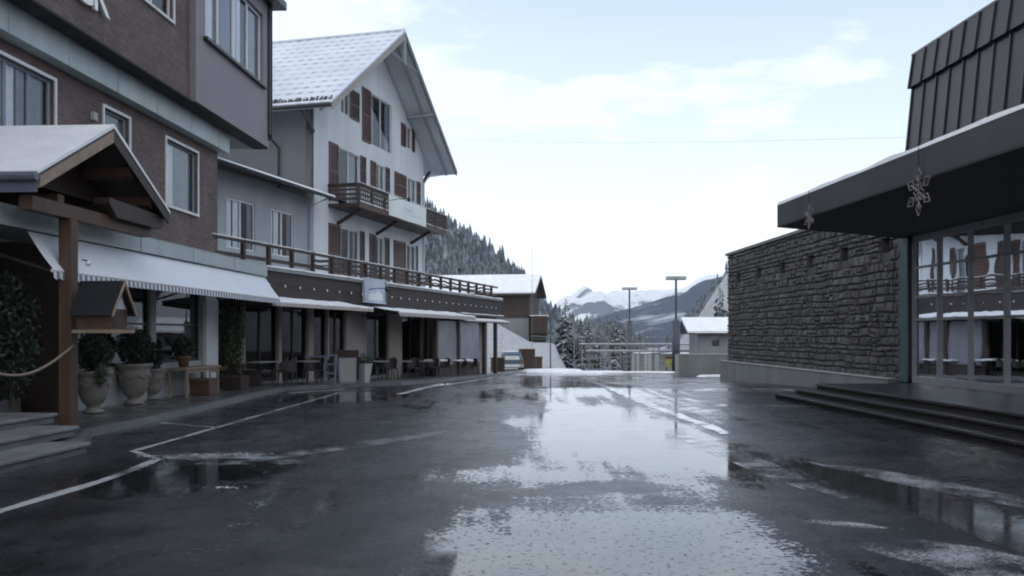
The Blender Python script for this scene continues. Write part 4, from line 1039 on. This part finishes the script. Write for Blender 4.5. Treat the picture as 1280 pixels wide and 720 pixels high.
def table(x, y, label, r=.38, snow=False, sq=False, w=.7, l=.7, rz=0.):
    e = empty('outdoor_table', (x, y, road_z(y)+.115), rz, label, 'table', 'outdoor tables on the pavement')
    if sq: B_(-w/2, w/2, -l/2, l/2, .71, .74).build('tabletop', 'tabletop', e, bevel=.005)
    else: MB().lathe([(r, .71), (r, .74)], 24).build('tabletop', 'tabletop', e)
    MB().tube([(0, 0, .02), (0, 0, .71)], .03, 8).build('column', 'metal', e)
    MB().lathe([(.24, 0), (.22, .025), (.03, .04)], 16).build('foot', 'metal', e)
    if snow:
        mb = MB(); n = 20
        mb.lathe([(r*.97, .742), (r*.93, .80), (r*.5, .835), (.02, .84)], 20) if not sq else mb.box(-w/2+.02, w/2-.02, -l/2+.02, l/2-.02, .742, .80)
        mb.build('snow_cover', 'snow', e, smooth=not sq, bevel=.02 if sq else 0)
table(-7.8, 27.3, 'rectangular outdoor table with wet pale top nearest the low bench', sq=True, w=.7, l=1.3, rz=-.25)
chair(-7.5, 28.4, 1.9, 'woven chair right behind the first outdoor table'); chair(-6.9, 27.1, 1.4, 'woven chair left of the second outdoor table')
table(-6.55, 28.2, 'round outdoor table left of the blue-grey ladder stand'); chair(-6.6, 29.0, 3.0, 'woven chair behind the second outdoor table'); chair(-6.1, 28.9, 2.2, 'woven chair beside the ladder stand')
# positions farther along
spots = [(-5.15, 33.9), (-4.55, 36.6), (-3.95, 39.4), (-3.55, 41.0), (-2.95, 44.4), (-2.45, 46.2)]
names = ['third outdoor table, just right of the pale planters', 'fourth outdoor table, below the right awning', 'fifth outdoor table, dark and bare before the plastic wall',
         'sixth outdoor table, with snow on its top', 'seventh outdoor table, snow capped, near the lean-to posts', 'last outdoor table, snow capped, beside the lean-to post']
cn = iter(['woven chair left of the third outdoor table', 'woven chair right of the third outdoor table', 'woven chair left of the fourth outdoor table', 'woven chair right of the fourth outdoor table',
           'woven chair left of the fifth outdoor table', 'woven chair right of the fifth outdoor table', 'woven chair left of the sixth outdoor table', 'woven chair right of the sixth outdoor table',
           'woven chair left of the seventh outdoor table', 'woven chair right of the seventh outdoor table', 'woven chair left of the last outdoor table', 'woven chair behind the last outdoor table'])
for i, (x, y) in enumerate(spots):
    table(x, y, names[i], .40 if i < 2 else .45, snow=i in (3, 4, 5), sq=i in (3, 4), w=.9, l=.9, rz=-AR)
    chair(x-.62, y-.45, -.7+.2*math.sin(i*3), next(cn)); chair(x+.35, y+.72, 2.7+.3*math.sin(i*2), next(cn))

# blue-grey ladder stand
e = empty('ladder_stand', (-5.75, 27.75, .115), -.1, 'blue-grey wooden ladder-shaped stand on the pavement', 'stand')
for x in (-.17, .17):
    MB().bar((x, 0, 0), (x, .12, .95), .05, .05).build('stile', 'bluegrey', e); MB().bar((x, .5, 0), (x, .14, .93), .04, .04).build('rear_leg', 'bluegrey', e)
for z in (.08, .36, .64, .92): B_(-.17, .17, z*.12-.02, z*.12+.03, z-.025, z+.025).build('rung', 'bluegrey', e)
B_(-.85, -.17, .08, .14, .86, .91).build('side_arm', 'bluegrey', e)
e = empty('a_board', (-5.35, 28.6, .115), .15, 'grey leaning menu board right of the ladder stand', 'board')
mt = Matrix.Rotation(-.2, 4, 'X') @ Matrix.Scale(.8, 4)
MB().box(-.36, .36, 0, .03, 0, 1.05, 0, mt).build('front_panel', 'bluegrey', e); MB().box(-.36, .36, .42, .45, 0, 1.0, 0, Matrix.Rotation(.22, 4, 'X')).build('rear_panel', 'wood', e)
MB().box(-.31, .31, -.006, -.001, .08, .98, 0, mt).build('board_face', 'concrete', e)
def taper(loc, label, h=.72):
    e = empty('tapered_planter', loc, .2, label, 'planter', 'pale tapered planters')
    MB().lathe([(.15, 0), (.25, h), (.27, h), (.27, h+.03), (.22, h+.03), (.01, h-.03)], 4).build('tub', 'concrete_pale', e)
    mb = MB()
    for i in range(120):
        p = Vector((random.gauss(0, .13), random.gauss(0, .13), h+.05+abs(random.gauss(0, .16)))); d1 = Vector((random.uniform(-1, 1), random.uniform(-1, 1), random.uniform(-.2, 1))).normalized(); d2 = d1.orthogonal()
        mb.face([p-d1*.07, p+d2*.02, p+d1*.07, p-d2*.02])
    mb.build('foliage', 'leaf', e)
taper((-5.25, 30.0, .08), 'pale tapered planter with dead plant behind the menu board', .5); taper((-4.95, 29.6, .08), 'pale tapered planter right of the menu board', .6)


# ------------------------------------------------------------------ barn, car and bins at the end
BR = empty('barn', (-1.4, 97, .2), -.17, 'dark wooden barn with snowy roof on grey base on the bank behind the restaurant', 'barn')
xl, xr = -7.5, 3.3
B_(xl, xr, -.0, 7, .0, 3.6).build('base_wall', 'concrete', BR)
B_(xl-.1, xr+.08, -.12, 7.1, 3.35, 5.6).build('plank_wall', 'wood', BR)
rz0 = 6.05
MB().prism([(-1.0, 5.95), (3.5, 8.1), (8., 5.95), (8., 5.75), (3.5, 7.9), (-1.0, 5.75)], xl-1., xr+.9, 'x').build('roof', 'wood', BR)
MB().prism([(-1.05, 5.97), (3.5, 8.15), (8.05, 5.97), (8.05, 6.13), (3.5, 8.34), (-1.05, 6.13)], xl-1.02, xr+.85, 'x').build('roof_snow', 'snow', BR)
MB().prism([(.0, 5.6), (7, 5.6), (3.5, 7.7)], xr-.2, xr+.05, 'x').build('gable', 'sidingd', BR)
for x in (-4, -.5): B_(x, x+.8, -.16, -.10, 4.2, 5.0).build('window', 'metal', BR)
# side shed of the barn
SD = empty('barn_shed', (2.0, 95.3, .6), 0, 'dark timber lean-to shed against the right end of the barn', 'shed')
B_(.0, 1.8, 0, 3, 1.3, 3.1).build('upper_wall', 'wood', SD); B_(.1, 1.7, .1, 2.9, -.5, 1.3).build('lower_wall', 'wood', SD)
B_(-.1, 2.6, -.3, 3.2, 1.2, 1.32).build('deck', 'wood', SD); B_(-.05, 2.0, -.1, 3.1, 3.1, 3.18).build('roof', 'snow', SD)
for z in (.7, .95): MB().bar((-.1, -.35, z), (3.2, -.35, z-.15), .05, .08).build('rail', 'greensign' if z < .8 else 'galv', SD)
# embankment is part of the ground; car behind the restaurant
CR = empty('parked_car', (0.0, 64.6, road_z(66)-.35), .06, 'small blue-grey parked car with frosted rear window below the snow bank', 'car')
CR.location.z = road_z(65)+.0
sec = [(-.86, .35), (.86, .35), (.88, .75), (.82, .95), (.66, 1.42), (.5, 1.50), (-.5, 1.50), (-.66, 1.42), (-.82, .95), (-.88, .75)]
mb = MB(); st_ = [(0, .94, .88, 0.), (.25, 1., 1., 0), (2.4, 1., 1., 0), (3.0, 1., .72, 0), (3.9, .96, .62, 0), (4.1, .85, .5, 0)]
rings = []
for y, sx, sz, _ in st_:
    rings.append([(x*sx, y, .35+(z-.35)*(sz if z > .8 else 1) if z > .36 else z) for x, z in sec])
for a, b in zip(rings, rings[1:]):
    for i in range(len(sec)):
        j = (i+1) % len(sec); mb.face([a[i], a[j], b[j], b[i]])
mb.face(rings[0]); mb.face(rings[-1]); mb.build('body', 'carblue', CR, bevel=.03)
mb = MB(); mb.face([(-.58, -.012, .95), (.58, -.012, .95), (.50, .004, 1.33), (-.50, .004, 1.33)]); mb.build('rear_window', 'snow', CR)
B_(-.86, .86, -.09, .03, .38, .62).build('bumper', 'concrete_pale', CR, bevel=.02)
MB().box(-.55, .55, -.105, -.09, .42, .60).build('tailgate_snow', 'snow', CR)
for s in (-1, 1):
    B_(s*.80, s*.64, -.03, .02, .70, .90).build('tail_light', 'red', CR)
    for y in (.7, 3.2):
        w1 = MB().tube([(s*.70, y, .31), (s*.88, y, .31)], .31, 18).build('wheel', 'tyre', CR); MB().tube([(s*.885, y, .31), (s*.89, y, .31)], .19, 12).build('rim', 'galv', w1)
    MB().box(s*.9, s*1.03, 1.9, 2.0, .95, 1.1).build('mirror', 'metal', CR)
for x in (-.45, .3): MB().box(x, x+.5, .3, 2., 1.335, 1.36).build('roof_snow', 'snow', CR) if False else None
MB().box(-.48, .48, .3, 2.2, 1.502, 1.56).build('roof_snow', 'snow', CR, bevel=.02)
def bin_(x, y, w, h, label):
    e = empty('wooden_bin', (x, y, terrain(x, y)-.1), .1, label, 'bin')
    B_(-w/2, w/2, 0, 1.1, 0, h).build('box', 'wood', e); B_(-w/2-.04, w/2+.04, -.05, 1.15, h, h+.07).build('lid', 'wood_mid', e)
    for x_ in (-w/2, w/2-.08): B_(x_, x_+.08, -.03, 0, 0, h).build('batten', 'wood_mid', e)
bin_(1.25, 70.5, 1.2, 1.65, 'larger dark wooden bin right of the parked car'); bin_(2.05, 66.8, .5, 1.2, 'narrow brown wooden bin nearer the road end'); 
bin_(-.95, 61, .9, 1.1, 'low dark wooden box beside the lean-to post')
def pole(x, y, h, r, label, mat='galv'):
    e = empty('slim_pole', (x, y, terrain(x, y)), 0, label, 'pole')
    MB().tube([(0, 0, -.3), (0, 0, h)], r, 7).build('shaft', mat, e); MB().lathe([(r*1.8, h), (r*1.6, h+.06), (.005, h+.1)], 8).build('tip', mat, e)
pole(1.65, 72, 9.6, .016, 'tall slim flagpole in front of the barn gable'); pole(2.95, 67.5, 4.4, .05, 'snow marker pole standing in front of the snow bank', 'post')

# ------------------------------------------------------------------ lamps, rails, kiosk, walls at the road end
def lamp(x, y, ztop, label):
    z = terrain(x, y); h = ztop-z
    e = empty('street_lamp', (x, y, z), 0, label, 'street lamp', 'street lamps at the end of the road')
    MB().tube([(0, 0, -.3), (0, 0, h-3.3)], .30, 12).build('lower_pole', 'post', e, smooth=True)
    MB().tube([(0, 0, h-3.3), (0, 0, h-.12)], .085, 8).build('upper_pole', 'post', e)
    MB().box(-.75, .75, -.28, .28, h-.22, h+.06).build('lamp_head', 'concrete_pale', e, bevel=.06); return e
lamp(11.75, 88, 6.35, 'farther street lamp with flat head, left of the two')
lamp(12.3, 66, 6.0, 'nearer taller street lamp with flat head, right of the two')
def rail_fence(name, pts, hs, r, label, posts_=True, mat='galv', sp_=2.2, snow=False):
    e = empty(name, (pts[0][0], pts[0][1], terrain(*pts[0][:2])), 0, label, 'fence')
    o = e.location
    def W_(p, h): return (p[0]-o[0], p[1]-o[1], p[2]+h-o[2])
    for h in hs: MB().tube([W_(p, h) for p in pts], r, 6).build('rail', mat, e)
    for a, b in zip(pts, pts[1:]):
        L_ = math.dist(a[:2], b[:2]); n = max(1, int(L_/sp_))
        for k in range(n):
            p = [lerp(a[i], b[i], k/n) for i in range(3)]
            MB().tube([W_(p, -1.2), W_(p, hs[0])], r*1.1, 6).build('post', mat, e)
    return e
# ramp handrail rising to the right
rail_fence('handrail', [(4.9, 67.8, -1.35), (8.5, 67.2, -1.05), (12.4, 66.6, -.62)], (1.05, .62, .25), .045, 'grey metal handrail of the ramp rising towards the concrete wall')
e = empty('slatted_gate', (9.0, 66.2, -1.1), 0, 'pale upright slats in the railing left of the nearer street lamp', 'gate')
for i, x in enumerate((.0, .35, .95, 1.25, 1.75)): B_(x, x+(.22 if i < 4 else .3), -.03, .03, 0, 1.3).build('slat', 'concrete_pale', e)
for z in (.15, 1.15): B_(-.1, 2.2, .03, .07, z, z+.08).build('rail', 'galv', e)
e = empty('yellow_panel', (11.5, 66.0, -1.1), 0, 'faded yellow panel beside the end of the concrete wall', 'sign')
B_(0, .95, 0, .05, .35, .95).build('board', 'yellow', e); B_(0, .95, -.01, .06, .95, 1.15).build('top_edge', 'wood_mid', e); B_(.05, .12, 0, .05, -.3, .35).build('leg', 'metal', e); B_(.83, .9, 0, .05, -.3, .35).build('leg', 'metal', e)
for k, (y, z, lb) in enumerate(((76, -.25, 'nearer of the two long snow topped guard rails behind the handrail'), (84, .25, 'farther long snow topped guard rail in front of the spruces'))):
    e = empty('guard_rail', (6.4, y, z), 0, lb, 'guard rail')
    B_(0, 13.5, -.05, .05, .43, .55).build('beam', 'galv', e); B_(0, 13.5, -.06, .06, .552, .60).build('snow_cover', 'snow', e)
    B_(0, 13.5, -.03, .03, -.06, 0).build('lower_beam', 'galv', e)
    for i in range(8): B_(.2+i*1.85, .32+i*1.85, .05, .15, -4, .5).build('post', 'galv', e)
# tall grey net posts left of the farther lamp
for k, (x, y, h, lb) in enumerate(((5.5, 78, 5.2, 'first thin grey mast by the snow bank'), (7.0, 80, 3.6, 'second thin grey mast, shorter'), (9.0, 82, 5.0, 'third thin grey mast left of the farther lamp'), (9.9, 76, 4.6, 'fourth thin grey mast nearest the farther lamp'))):
    e = empty('thin_mast', (x, y, terrain(x, y)), 0, lb, 'mast'); MB().tube([(0, 0, -.3), (0, 0, h)], [.07, .045], 7).build('shaft', 'galv', e); MB().bar((0, 0, h), (.5, 0, h-.05), .05, .05).build('arm', 'galv', e)
# snow covered flat roof beyond the rails
FR = empty('flat_snow_roof', (12.4, 92, -4), 0, 'low building seen only as a flat snow covered roof between the lamps', 'building')
B_(0, 10, 0, 9, 0, 3.7).build('wall', 'concrete', FR); snowsheet('roof_snow', FR, -.2, 10.2, -.3, 9.2, 3.7, .25)
# kiosk
KX, KY = 15.0, 71.
KI = empty('kiosk', (KX, KY, terrain(KX, KY)-.4), 0, 'small grey kiosk with snow covered gable roof behind the concrete wall', 'kiosk')
zk = -KI.location.z
MB().wall(0, 0.2, 0, 3.5, 0, zk+1.75, []).build('side_wall', 'concrete', KI)
kw = MB()
for (a, b, c_, d_) in ((0, 1.1, 0, zk+1.75), (1.7, 3.5, 0, zk+1.75), (1.1, 1.7, 0, zk+.75), (1.1, 1.7, zk+1.5, zk+1.75)): kw.box(a, b, -.15, 0, c_, d_)
kw.box(3.3, 3.5, 0, 3.5, 0, zk+1.75); kw.build('front_wall', 'concrete', KI)
g_ = MB(); g_.face([(1.1, -.08, zk+.75), (1.7, -.08, zk+.75), (1.7, -.08, zk+1.5), (1.1, -.08, zk+1.5)]); g_.build('window', 'glass_d', KI)
B_(1.1, 1.7, .1, .2, zk+.7, zk+1.5).build('blind', 'dark', KI)
MB().prism([(-.9, zk+1.80), (1.8, zk+2.9), (4.3, zk+1.80), (4.3, zk+1.72), (1.8, zk+2.8), (-.9, zk+1.72)], -1.0, 4.6, 'x').build('roof', 'metal', KI)
MB().prism([(-.92, zk+1.81), (1.8, zk+2.93), (4.3, zk+1.81), (4.3, zk+1.97), (1.8, zk+3.13), (-.92, zk+1.97)], -1.0, 4.6, 'x').build('roof_snow', 'snow', KI)
# frontal concrete wall
CW = empty('concrete_wall', (9.5, 50.2, -2), 0, 'plain concrete wall with pale left edge at the end of the stone building', 'wall')
B_(.0, 6, 0, .3, 0, 2.52).build('panel', 'concrete', CW, bevel=.01); B_(-.15, .0, -.02, .32, 0, 2.54).build('edge_post', 'concrete_pale', CW); B_(-.02, 6, -.03, .33, 2.54, 2.58).build('coping', 'concrete_pale', CW)

# ------------------------------------------------------------------ station building (right)
SB = empty('stone_building', OS, -AS, 'dark stone walled building with concrete plinth on the right of the road', 'building')
y0, y1 = 23.3, 39.6; zt = 5.22; zb = .50
nich = [(yc-.30, yc+.30, 3.95, 4.36) for yc in (24.2, 26.95, 29.65, 32.4, 35.15, 37.95)]
MB().wall(.02, .45, y0, y1, zb-.2, zt, nich).build('mortar_bed', 'mortar', SB)
for n_ in nich:
    r_ = MB(); r_.box(.40, .44, n_[0], n_[1], n_[2], n_[3]); r_.build('niche', 'dark', SB)
random.seed(21)
mb = MB(); z = zb
def stone(ya, yb, za, zb_, pr):
    g = .012; ya += g; yb -= g; za += g*.8; zb_ -= g*.8
    if yb-ya < .05: return
    c = min(.035, (yb-ya)*.2, (zb_-za)*.22); j = lambda: random.uniform(-.016, .016)
    f = [(-pr+j()*1.0, ya+c+j(), za+c+j()), (-pr+j()*1.0, yb-c+j(), za+c+j()), (-pr+j()*1.0, yb-c+j(), zb_-c+j()), (-pr+j()*1.0, ya+c+j(), zb_-c+j())]
    b = [(.03, ya+j(), za), (.03, yb+j(), za), (.03, yb+j(), zb_), (.03, ya+j(), zb_)]
    n = len(mb.v); mb.v += b+f
    mb.v.append((-pr-random.uniform(.0, .016), (ya+yb)/2+j()*2, (za+zb_)/2+j()*2))
    for q in ((4, 5, 8), (5, 6, 8), (6, 7, 8), (7, 4, 8), (0, 1, 5, 4), (1, 2, 6, 5), (2, 3, 7, 6), (3, 0, 4, 7)): mb.f.append(tuple(n+i for i in q)); mb.m.append(0)
while z < zt-.08:
    h = random.choice((.15, .19, .23, .26, .31)); h = min(h, zt-z)
    if zt-z-h < .1: h = zt-z
    y = y0
    while y < y1:
        l = random.uniform(.14, .52); l = min(l, y1-y)
        if y1-y-l < .15: l = y1-y
        hit = [n_ for n_ in nich if n_[0] < y+l and n_[1] > y and n_[2] < z+h-.02 and n_[3] > z+.02]
        pr = random.uniform(.022, .058)
        if not hit:
            if h > .25 and random.random() < .35:
                k = random.uniform(.35, .65)*h; stone(y, y+l, z, z+k, pr); stone(y, y+l, z+k, z+h, random.uniform(.022, .058))
            else: stone(y, y+l, z, z+h, pr)
        else:
            n_ = hit[0]
            if n_[0]-y > .08: stone(y, n_[0], z, z+h, pr)
            if y+l-n_[1] > .08: stone(n_[1], y+l, z, z+h, pr)
        y += l
    z += h
mb.v = [(x_, y_+.03*noise.noise(Vector((y_*2.1, z_*2.3, 7))), min(zt, z_+(.05*noise.noise(Vector((y_*.75, z_*1.3, 2)))+.035*noise.noise(Vector((y_*2.2, z_*2.5, 5))))*ss(zb, zb+.4, z_)*(1-ss(3.3, 3.8, z_)*(1-ss(4.5, 4.9, z_))))) for x_, y_, z_ in mb.v]
mb.build('stone_facing', 'stone', SB)
B_(-.10, .9, y0, y1+.1, zt, zt+.12).build('coping', 'stonecap', SB, bevel=.01)
snowsheet('coping_snow', SB, 6., .1, y0, y1, zt+.1, .02, 1.)
bpy.data.objects.remove([o for o in C.objects if o.name.startswith('coping_snow')][0])
B_(-.30, .6, y0+.1, y1+.25, -2., .50).build('plinth', 'concrete', SB, bevel=.012)
B_(-.33, .0, y0+.1, y1+.28, .50, .53).build('plinth_cap', 'concrete_pale', SB)
B_(.45, 9., y1-.3, y1-.01, -2, zt).build('end_wall', 'mortar', SB); B_(.46, 9, y0, y1-.31, zt-.2, zt-.05).build('roof', 'metal', SB)

# entrance part: glazed wall, ceiling, mansard
EN = empty('station_entrance', OS, -AS, 'glazed station entrance block under a dark seamed metal mansard roof', 'building')
gw = .12; gy0, gy1 = -4., 22.85
fr = MB(); ms = []; y = gy1
while y > gy0: ms.append(y); y -= 1.38 if len(ms) > 1 else 1.25
fr.box(gw-.06, gw+.06, gy0, gy1, .45, .62); fr.box(gw-.04, gw+.06, gy0, gy1, 4.08, 4.25)
for z in (3.42, 2.66, 2.08): fr.box(gw-.025, gw+.045, gy0, gy1, z-.03, z+.03)
fo = fr.build('frame', 'frame_g', EN)
for y in ms: B_(gw-.05, gw+.055, y-.03, y+.03, .621, 4.079).build('mullion', 'frame_g', EN)
g_ = MB()
for a, b in zip(ms[1:], ms): 
    j = random.uniform(-.006, .006); g_.face([(gw+.01+j, a, .55), (gw+.01-j, b, .55), (gw+.01-j, b, 4.18), (gw+.01+j, a, 4.18)])
g_.build('pane', 'glass_d', EN)
rm = MB(); rm.box(6.9, 7, gy0, gy1, .4, 4.2); rm.box(gw+.1, 7, gy0-.1, gy0, .4, 4.2); rm.box(gw+.1, 7, gy1-.02, gy1+.1, .4, 4.2); rm.box(gw+.1, 7, gy0, gy1, .36, .44); rm.build('room', 'soffit', EN)
# mansard
mz0, mz1, mz2 = 4.76, 8.25, 9.08; mx0, mx1, mx2 = -.02, .33, .40
my0, my1 = -4., 23.35
ma = MB(); ma.prism([(mx0, mz0), (6, mz0), (6, mz2), (mx2, mz2), (mx1, mz1)], my0, my1, 'y'); ma.build('mansard', 'roofmetal', EN)
ub_ = MB(); ub_.prism([(mx1-.11, mz1-.02), (mx1+.02, mz1-.02), (mx2+.02, mz2+.02), (mx2-.05, mz2+.02)], my0, my1+.08, 'y'); ub_.build('upper_band', 'roofmetal', EN)
for k, y in enumerate([my1-.03-i*.62 for i in range(44)]):
    MB().bar((mx0-.02, y, mz0), (mx1-.02, y, mz1-.03), .04, .05, 0, (0, 1, 0)).build('seam', 'roofmetal', EN)
    MB().bar((mx1-.13, y, mz1-.02), (mx2-.07, y, mz2+.03), .04, .05, 0, (0, 1, 0)).build('seam', 'roofmetal', EN)
B_(mx2-.06, mx2+.3, my0, my1+.1, mz2+.022, mz2+.08).build('parapet_cap', 'metal', EN)
# column
CO = empty('entrance_column', (10.3, 23.0, .45), -AS, 'teal square column, its shaded side coloured dark, holding the canopy at the stone wall', 'column')
B_(0, .33, -.1, .40, 0, 3.80).build('shaft', 'metal', CO); B_(-.02, .0, -.1, .40, 0, 3.8).build('lit_side', 'teal', CO)  # teal where sky lights it; canopy shade is put into the shaft's colour
# canopy
cf = [(6.3, 20.9), (7.98, -4.), (12.2, -4.), (11.9, 24.4), (10.6, 23.45)]
CA = empty('entrance_canopy', (0, 0, 0), 0, 'wide flat dark canopy with snowy edge over the station steps', 'canopy')
CA.location = (6.3, 20.9, 4.25)
def ca(mb): return shift(mb, (-6.3, -20.9, -4.25))
ca(MB().prism([(x, y) for x, y in cf], 4.25, 4.27, 'z')).build('soffit', 'soffit', CA)
ins = [(6.33, 20.87), (8.0, -3.97), (12.15, -3.97), (11.85, 24.35), (10.6, 23.4)]
def fas(name, a, b, th, mat, z0, z1):
    a = Vector((*a, 0)); b = Vector((*b, 0)); d = (b-a).normalized(); n_ = Vector((-d.y, d.x, 0))*th
    mb = MB(); mb.prism([(p.x, p.y) for p in (a, b, b+n_, a+n_)], z0, z1, 'z'); ca(mb).build(name, mat, CA)
fas('fascia', cf[0], cf[1], .06, 'fascia', 4.24, 4.76); fas('fascia', cf[4], cf[0], .06, 'fascia', 4.24, 4.76)
ca(MB().prism([(x+.05, y-.05) for x, y in ins], 4.60, 4.70, 'z')).build('deck', 'metal', CA)
def edge_snow(a, b):
    a = Vector((*a, 0)); b = Vector((*b, 0)); n = int((b-a).length/.3); d = (b-a).normalized(); n_ = Vector((-d.y, d.x, 0)); mb = MB(); P = []
    for i in range(n+1):
        p = a.lerp(b, i/n); h = 4.785+.05*(1+noise.noise(Vector((i*.31, 3, 1)))); P.append([tuple(p-n_*.01+Vector((0, 0, 4.755))), tuple(p+n_*.02+Vector((0, 0, h))), tuple(p+n_*.8+Vector((0, 0, h+.03))), tuple(p+n_*.85+Vector((0, 0, 4.70)))])
    for i in range(n):
        for j in range(3): mb.face([P[i][j], P[i][j+1], P[i+1][j+1], P[i+1][j]])
    mb.face(P[0]); mb.face(P[-1]); ca(mb).build('snow_cover', 'snow', CA)
edge_snow(cf[0], cf[1])
# snowflake decorations hanging in the plane of the canopy edge
def flake(x, y, zc, r, ztop, label):
    e = empty('snowflake_decoration', (x, y, zc), math.atan(.0675), label, 'decoration', 'snowflake ornaments hanging from the canopy edge')
    mb = MB()
    for k in range(6):
        a = PI/2+k*PI/3; d = Vector((0, math.cos(a), math.sin(a)))
        mb.tube([(0, 0, 0), tuple(d*r*.72)], .011, 5)
        for s in (-1, 1):   # forked tips making open diamonds
            q = Vector((0, math.cos(a+s*.30), math.sin(a+s*.30)))*r*.70; mb.tube([tuple(d*r*.40), tuple(q), tuple(d*r)], .010, 5)
            q2 = Vector((0, math.cos(a+s*PI/6), math.sin(a+s*PI/6)))*r*.42; mb.tube([tuple(d*r*.22), tuple(q2)], .009, 5)
    mb.build('star', 'ice', e)
    MB().tube([(0, 0, r), (0, 0, ztop-zc)], .008, 5).build('cord', 'metal', e)
flake(6.70, 14.5, 4.05, .40, 4.78, 'larger nearer snowflake ornament hanging from the canopy edge'); flake(6.38, 18.9, 4.22, .27, 4.78, 'smaller farther snowflake ornament near the canopy corner')
# steps
SS = empty('station_steps', (7.0, 23.0, 0), -AS, 'wide dark stone steps with wet treads in front of the station entrance', 'steps')
for k, (xo, ye) in enumerate(((0, .4), (.36, -.1), (.72, -.6))):
    z = .15*(k+1)
    B_(xo-.03, 6., -27, ye, z-.055, z).build('tread', 'step', SS, bevel=.01); B_(xo+.02, 6, -27, ye-.03, z-.15-(.2 if k == 0 else 0), z-.057).build('riser', 'dark', SS)
# wire across the street
a = wR(-2.0, 49.6, 12.5); b = Vector((10.55, 23.2, 6.9)); mb = MB()
tag(mb.tube([tuple(a.lerp(b, t_)-Vector((0, 0, .2*math.sin(PI*t_)))) for t_ in [i/20 for i in range(21)]], .003, 5).build('overhead_wire', 'galv'), 'thin overhead wire crossing the sky from the chalet to the mansard roof', 'wire')

# ------------------------------------------------------------------ haze
hz = B_(-3100, 4600, -70, 4600, -90, 1400).build('haze', 'snow'); hz.data.materials.clear()
m = bpy.data.materials.new('haze'); m.use_nodes = True; t = m.node_tree; t.nodes.clear()
o_ = t.nodes.new('ShaderNodeOutputMaterial'); v = t.nodes.new('ShaderNodeVolumePrincipled')
v.inputs['Color'].default_value = (.80, .87, 1, 1); v.inputs['Density'].default_value = .00011; v.inputs['Anisotropy'].default_value = .2
t.links.new(v.outputs[0], o_.inputs['Volume']); hz.data.materials.append(m); tag(hz, 'pale blue mountain haze', 'haze', kind='stuff')
hz.visible_shadow = True

# ------------------------------------------------------------------ world, sun, camera
SUN_EL, SUN_AZ = math.radians(14), math.radians(-28)    # azimuth from +Y, negative = left
wd = bpy.data.worlds.new('World'); S.world = wd; wd.use_nodes = True; t = wd.node_tree; t.nodes.clear()
N = lambda ty, **k: mk(t, ty, **k); L = t.links.new
out = N('ShaderNodeOutputWorld'); bg = N('ShaderNodeBackground', Strength=.115)
sky = N('ShaderNodeTexSky'); sky.sky_type = 'NISHITA'; sky.sun_disc = False; sky.sun_elevation = SUN_EL; sky.sun_rotation = SUN_AZ; sky.altitude = 1100; sky.air_density = 1.; sky.dust_density = 1.4; sky.ozone_density = 1.3
tc = N('ShaderNodeTexCoord').outputs['Generated']
sp = N('ShaderNodeSeparateXYZ'); L(tc, sp.inputs[0])
z = math_(t, 'MAXIMUM', sp.outputs[2], 0.)
# clouds on a plane high above: direction / elevation
den = math_(t, 'ADD', z, .22)
cb = N('ShaderNodeCombineXYZ'); L(math_(t, 'DIVIDE', sp.outputs[0], den), cb.inputs[0]); L(math_(t, 'DIVIDE', sp.outputs[1], den), cb.inputs[1])
mp = N('ShaderNodeMapping'); mp.inputs['Location'].default_value = (2.3, .4, 0); mp.inputs['Scale'].default_value = (1., 1.25, 1); L(cb.outputs[0], mp.inputs[0])
cn_ = noise_(t, mp.outputs[0], 1.9, 9, .56)
side = math_(t, 'MULTIPLY', sp.outputs[0], -.30)     # more cloud to the left
cl = math_(t, 'ADD', cn_, side)
clm = ramp(t, cl, [(.495, 0), (.565, 1)])
haze = ramp(t, z, [(.0, 1), (.12, .93), (.24, .55), (.40, .12), (.8, .0)])
bluish = mixc(t, .6, sky.outputs[0], (3.5, 5.4, 8.0))
c1 = mixc(t, math_(t, 'MULTIPLY', clm, .9), bluish, (8.2, 8.6, 9.0))
# brighter milky air low over the end of the valley
fwd = ramp(t, sp.outputs[1], [(.2, 0), (.95, 1)])
milky = mixc(t, fwd, (7.4, 8.4, 9.2), (10.4, 11.4, 12.2))
c2 = mixc(t, haze, c1, milky)
# unseen bright cloud added overhead and behind the camera to lift the facades
backf = ramp(t, math_(t, 'ADD', math_(t, 'MULTIPLY', sp.outputs[1], -.5), .5), [(.30, 0), (.55, 1)])
c2 = mixc(t, backf, c2, mixc(t, ramp(t, cn_, [(.42, 0), (.56, 1)]), (7.6, 8.4, 9.4), (11.9, 12.0, 12.1)))
L(c2, bg.inputs[0]); L(bg.outputs[0], out.inputs[0])
sl_ = bpy.data.lights.new('sun', 'SUN'); sl_.energy = .5; sl_.angle = math.radians(12); sl_.color = (1, .98, .95)
so = bpy.data.objects.new('sun', sl_); C.objects.link(so)
dirv = Vector((math.sin(SUN_AZ)*math.cos(SUN_EL), math.cos(SUN_AZ)*math.cos(SUN_EL), math.sin(SUN_EL)))
so.rotation_euler = (dirv).to_track_quat('Z', 'Y').to_euler(); so.location = (-40, 60, 60)
cam = bpy.data.cameras.new('camera'); co = bpy.data.objects.new('camera', cam); C.objects.link(co); S.camera = co
co.location = (0, 0, 1.7); co.rotation_euler = (PI/2, 0, 0); cam.sensor_width = 36; cam.lens = 36*1100/1280; cam.shift_y = 58/1280; cam.clip_end = 20000; cam.clip_start = .05
S.view_settings.view_transform = 'Standard'; S.view_settings.look = 'None'; S.view_settings.gamma = 1; S.view_settings.exposure = .22
S.render.engine = 'CYCLES'; S.cycles.max_bounces = 8; S.cycles.transparent_max_bounces = 12; S.cycles.volume_bounces = 2
S.cycles.pixel_filter_type = 'BLACKMAN_HARRIS'; S.cycles.filter_width = 2.0
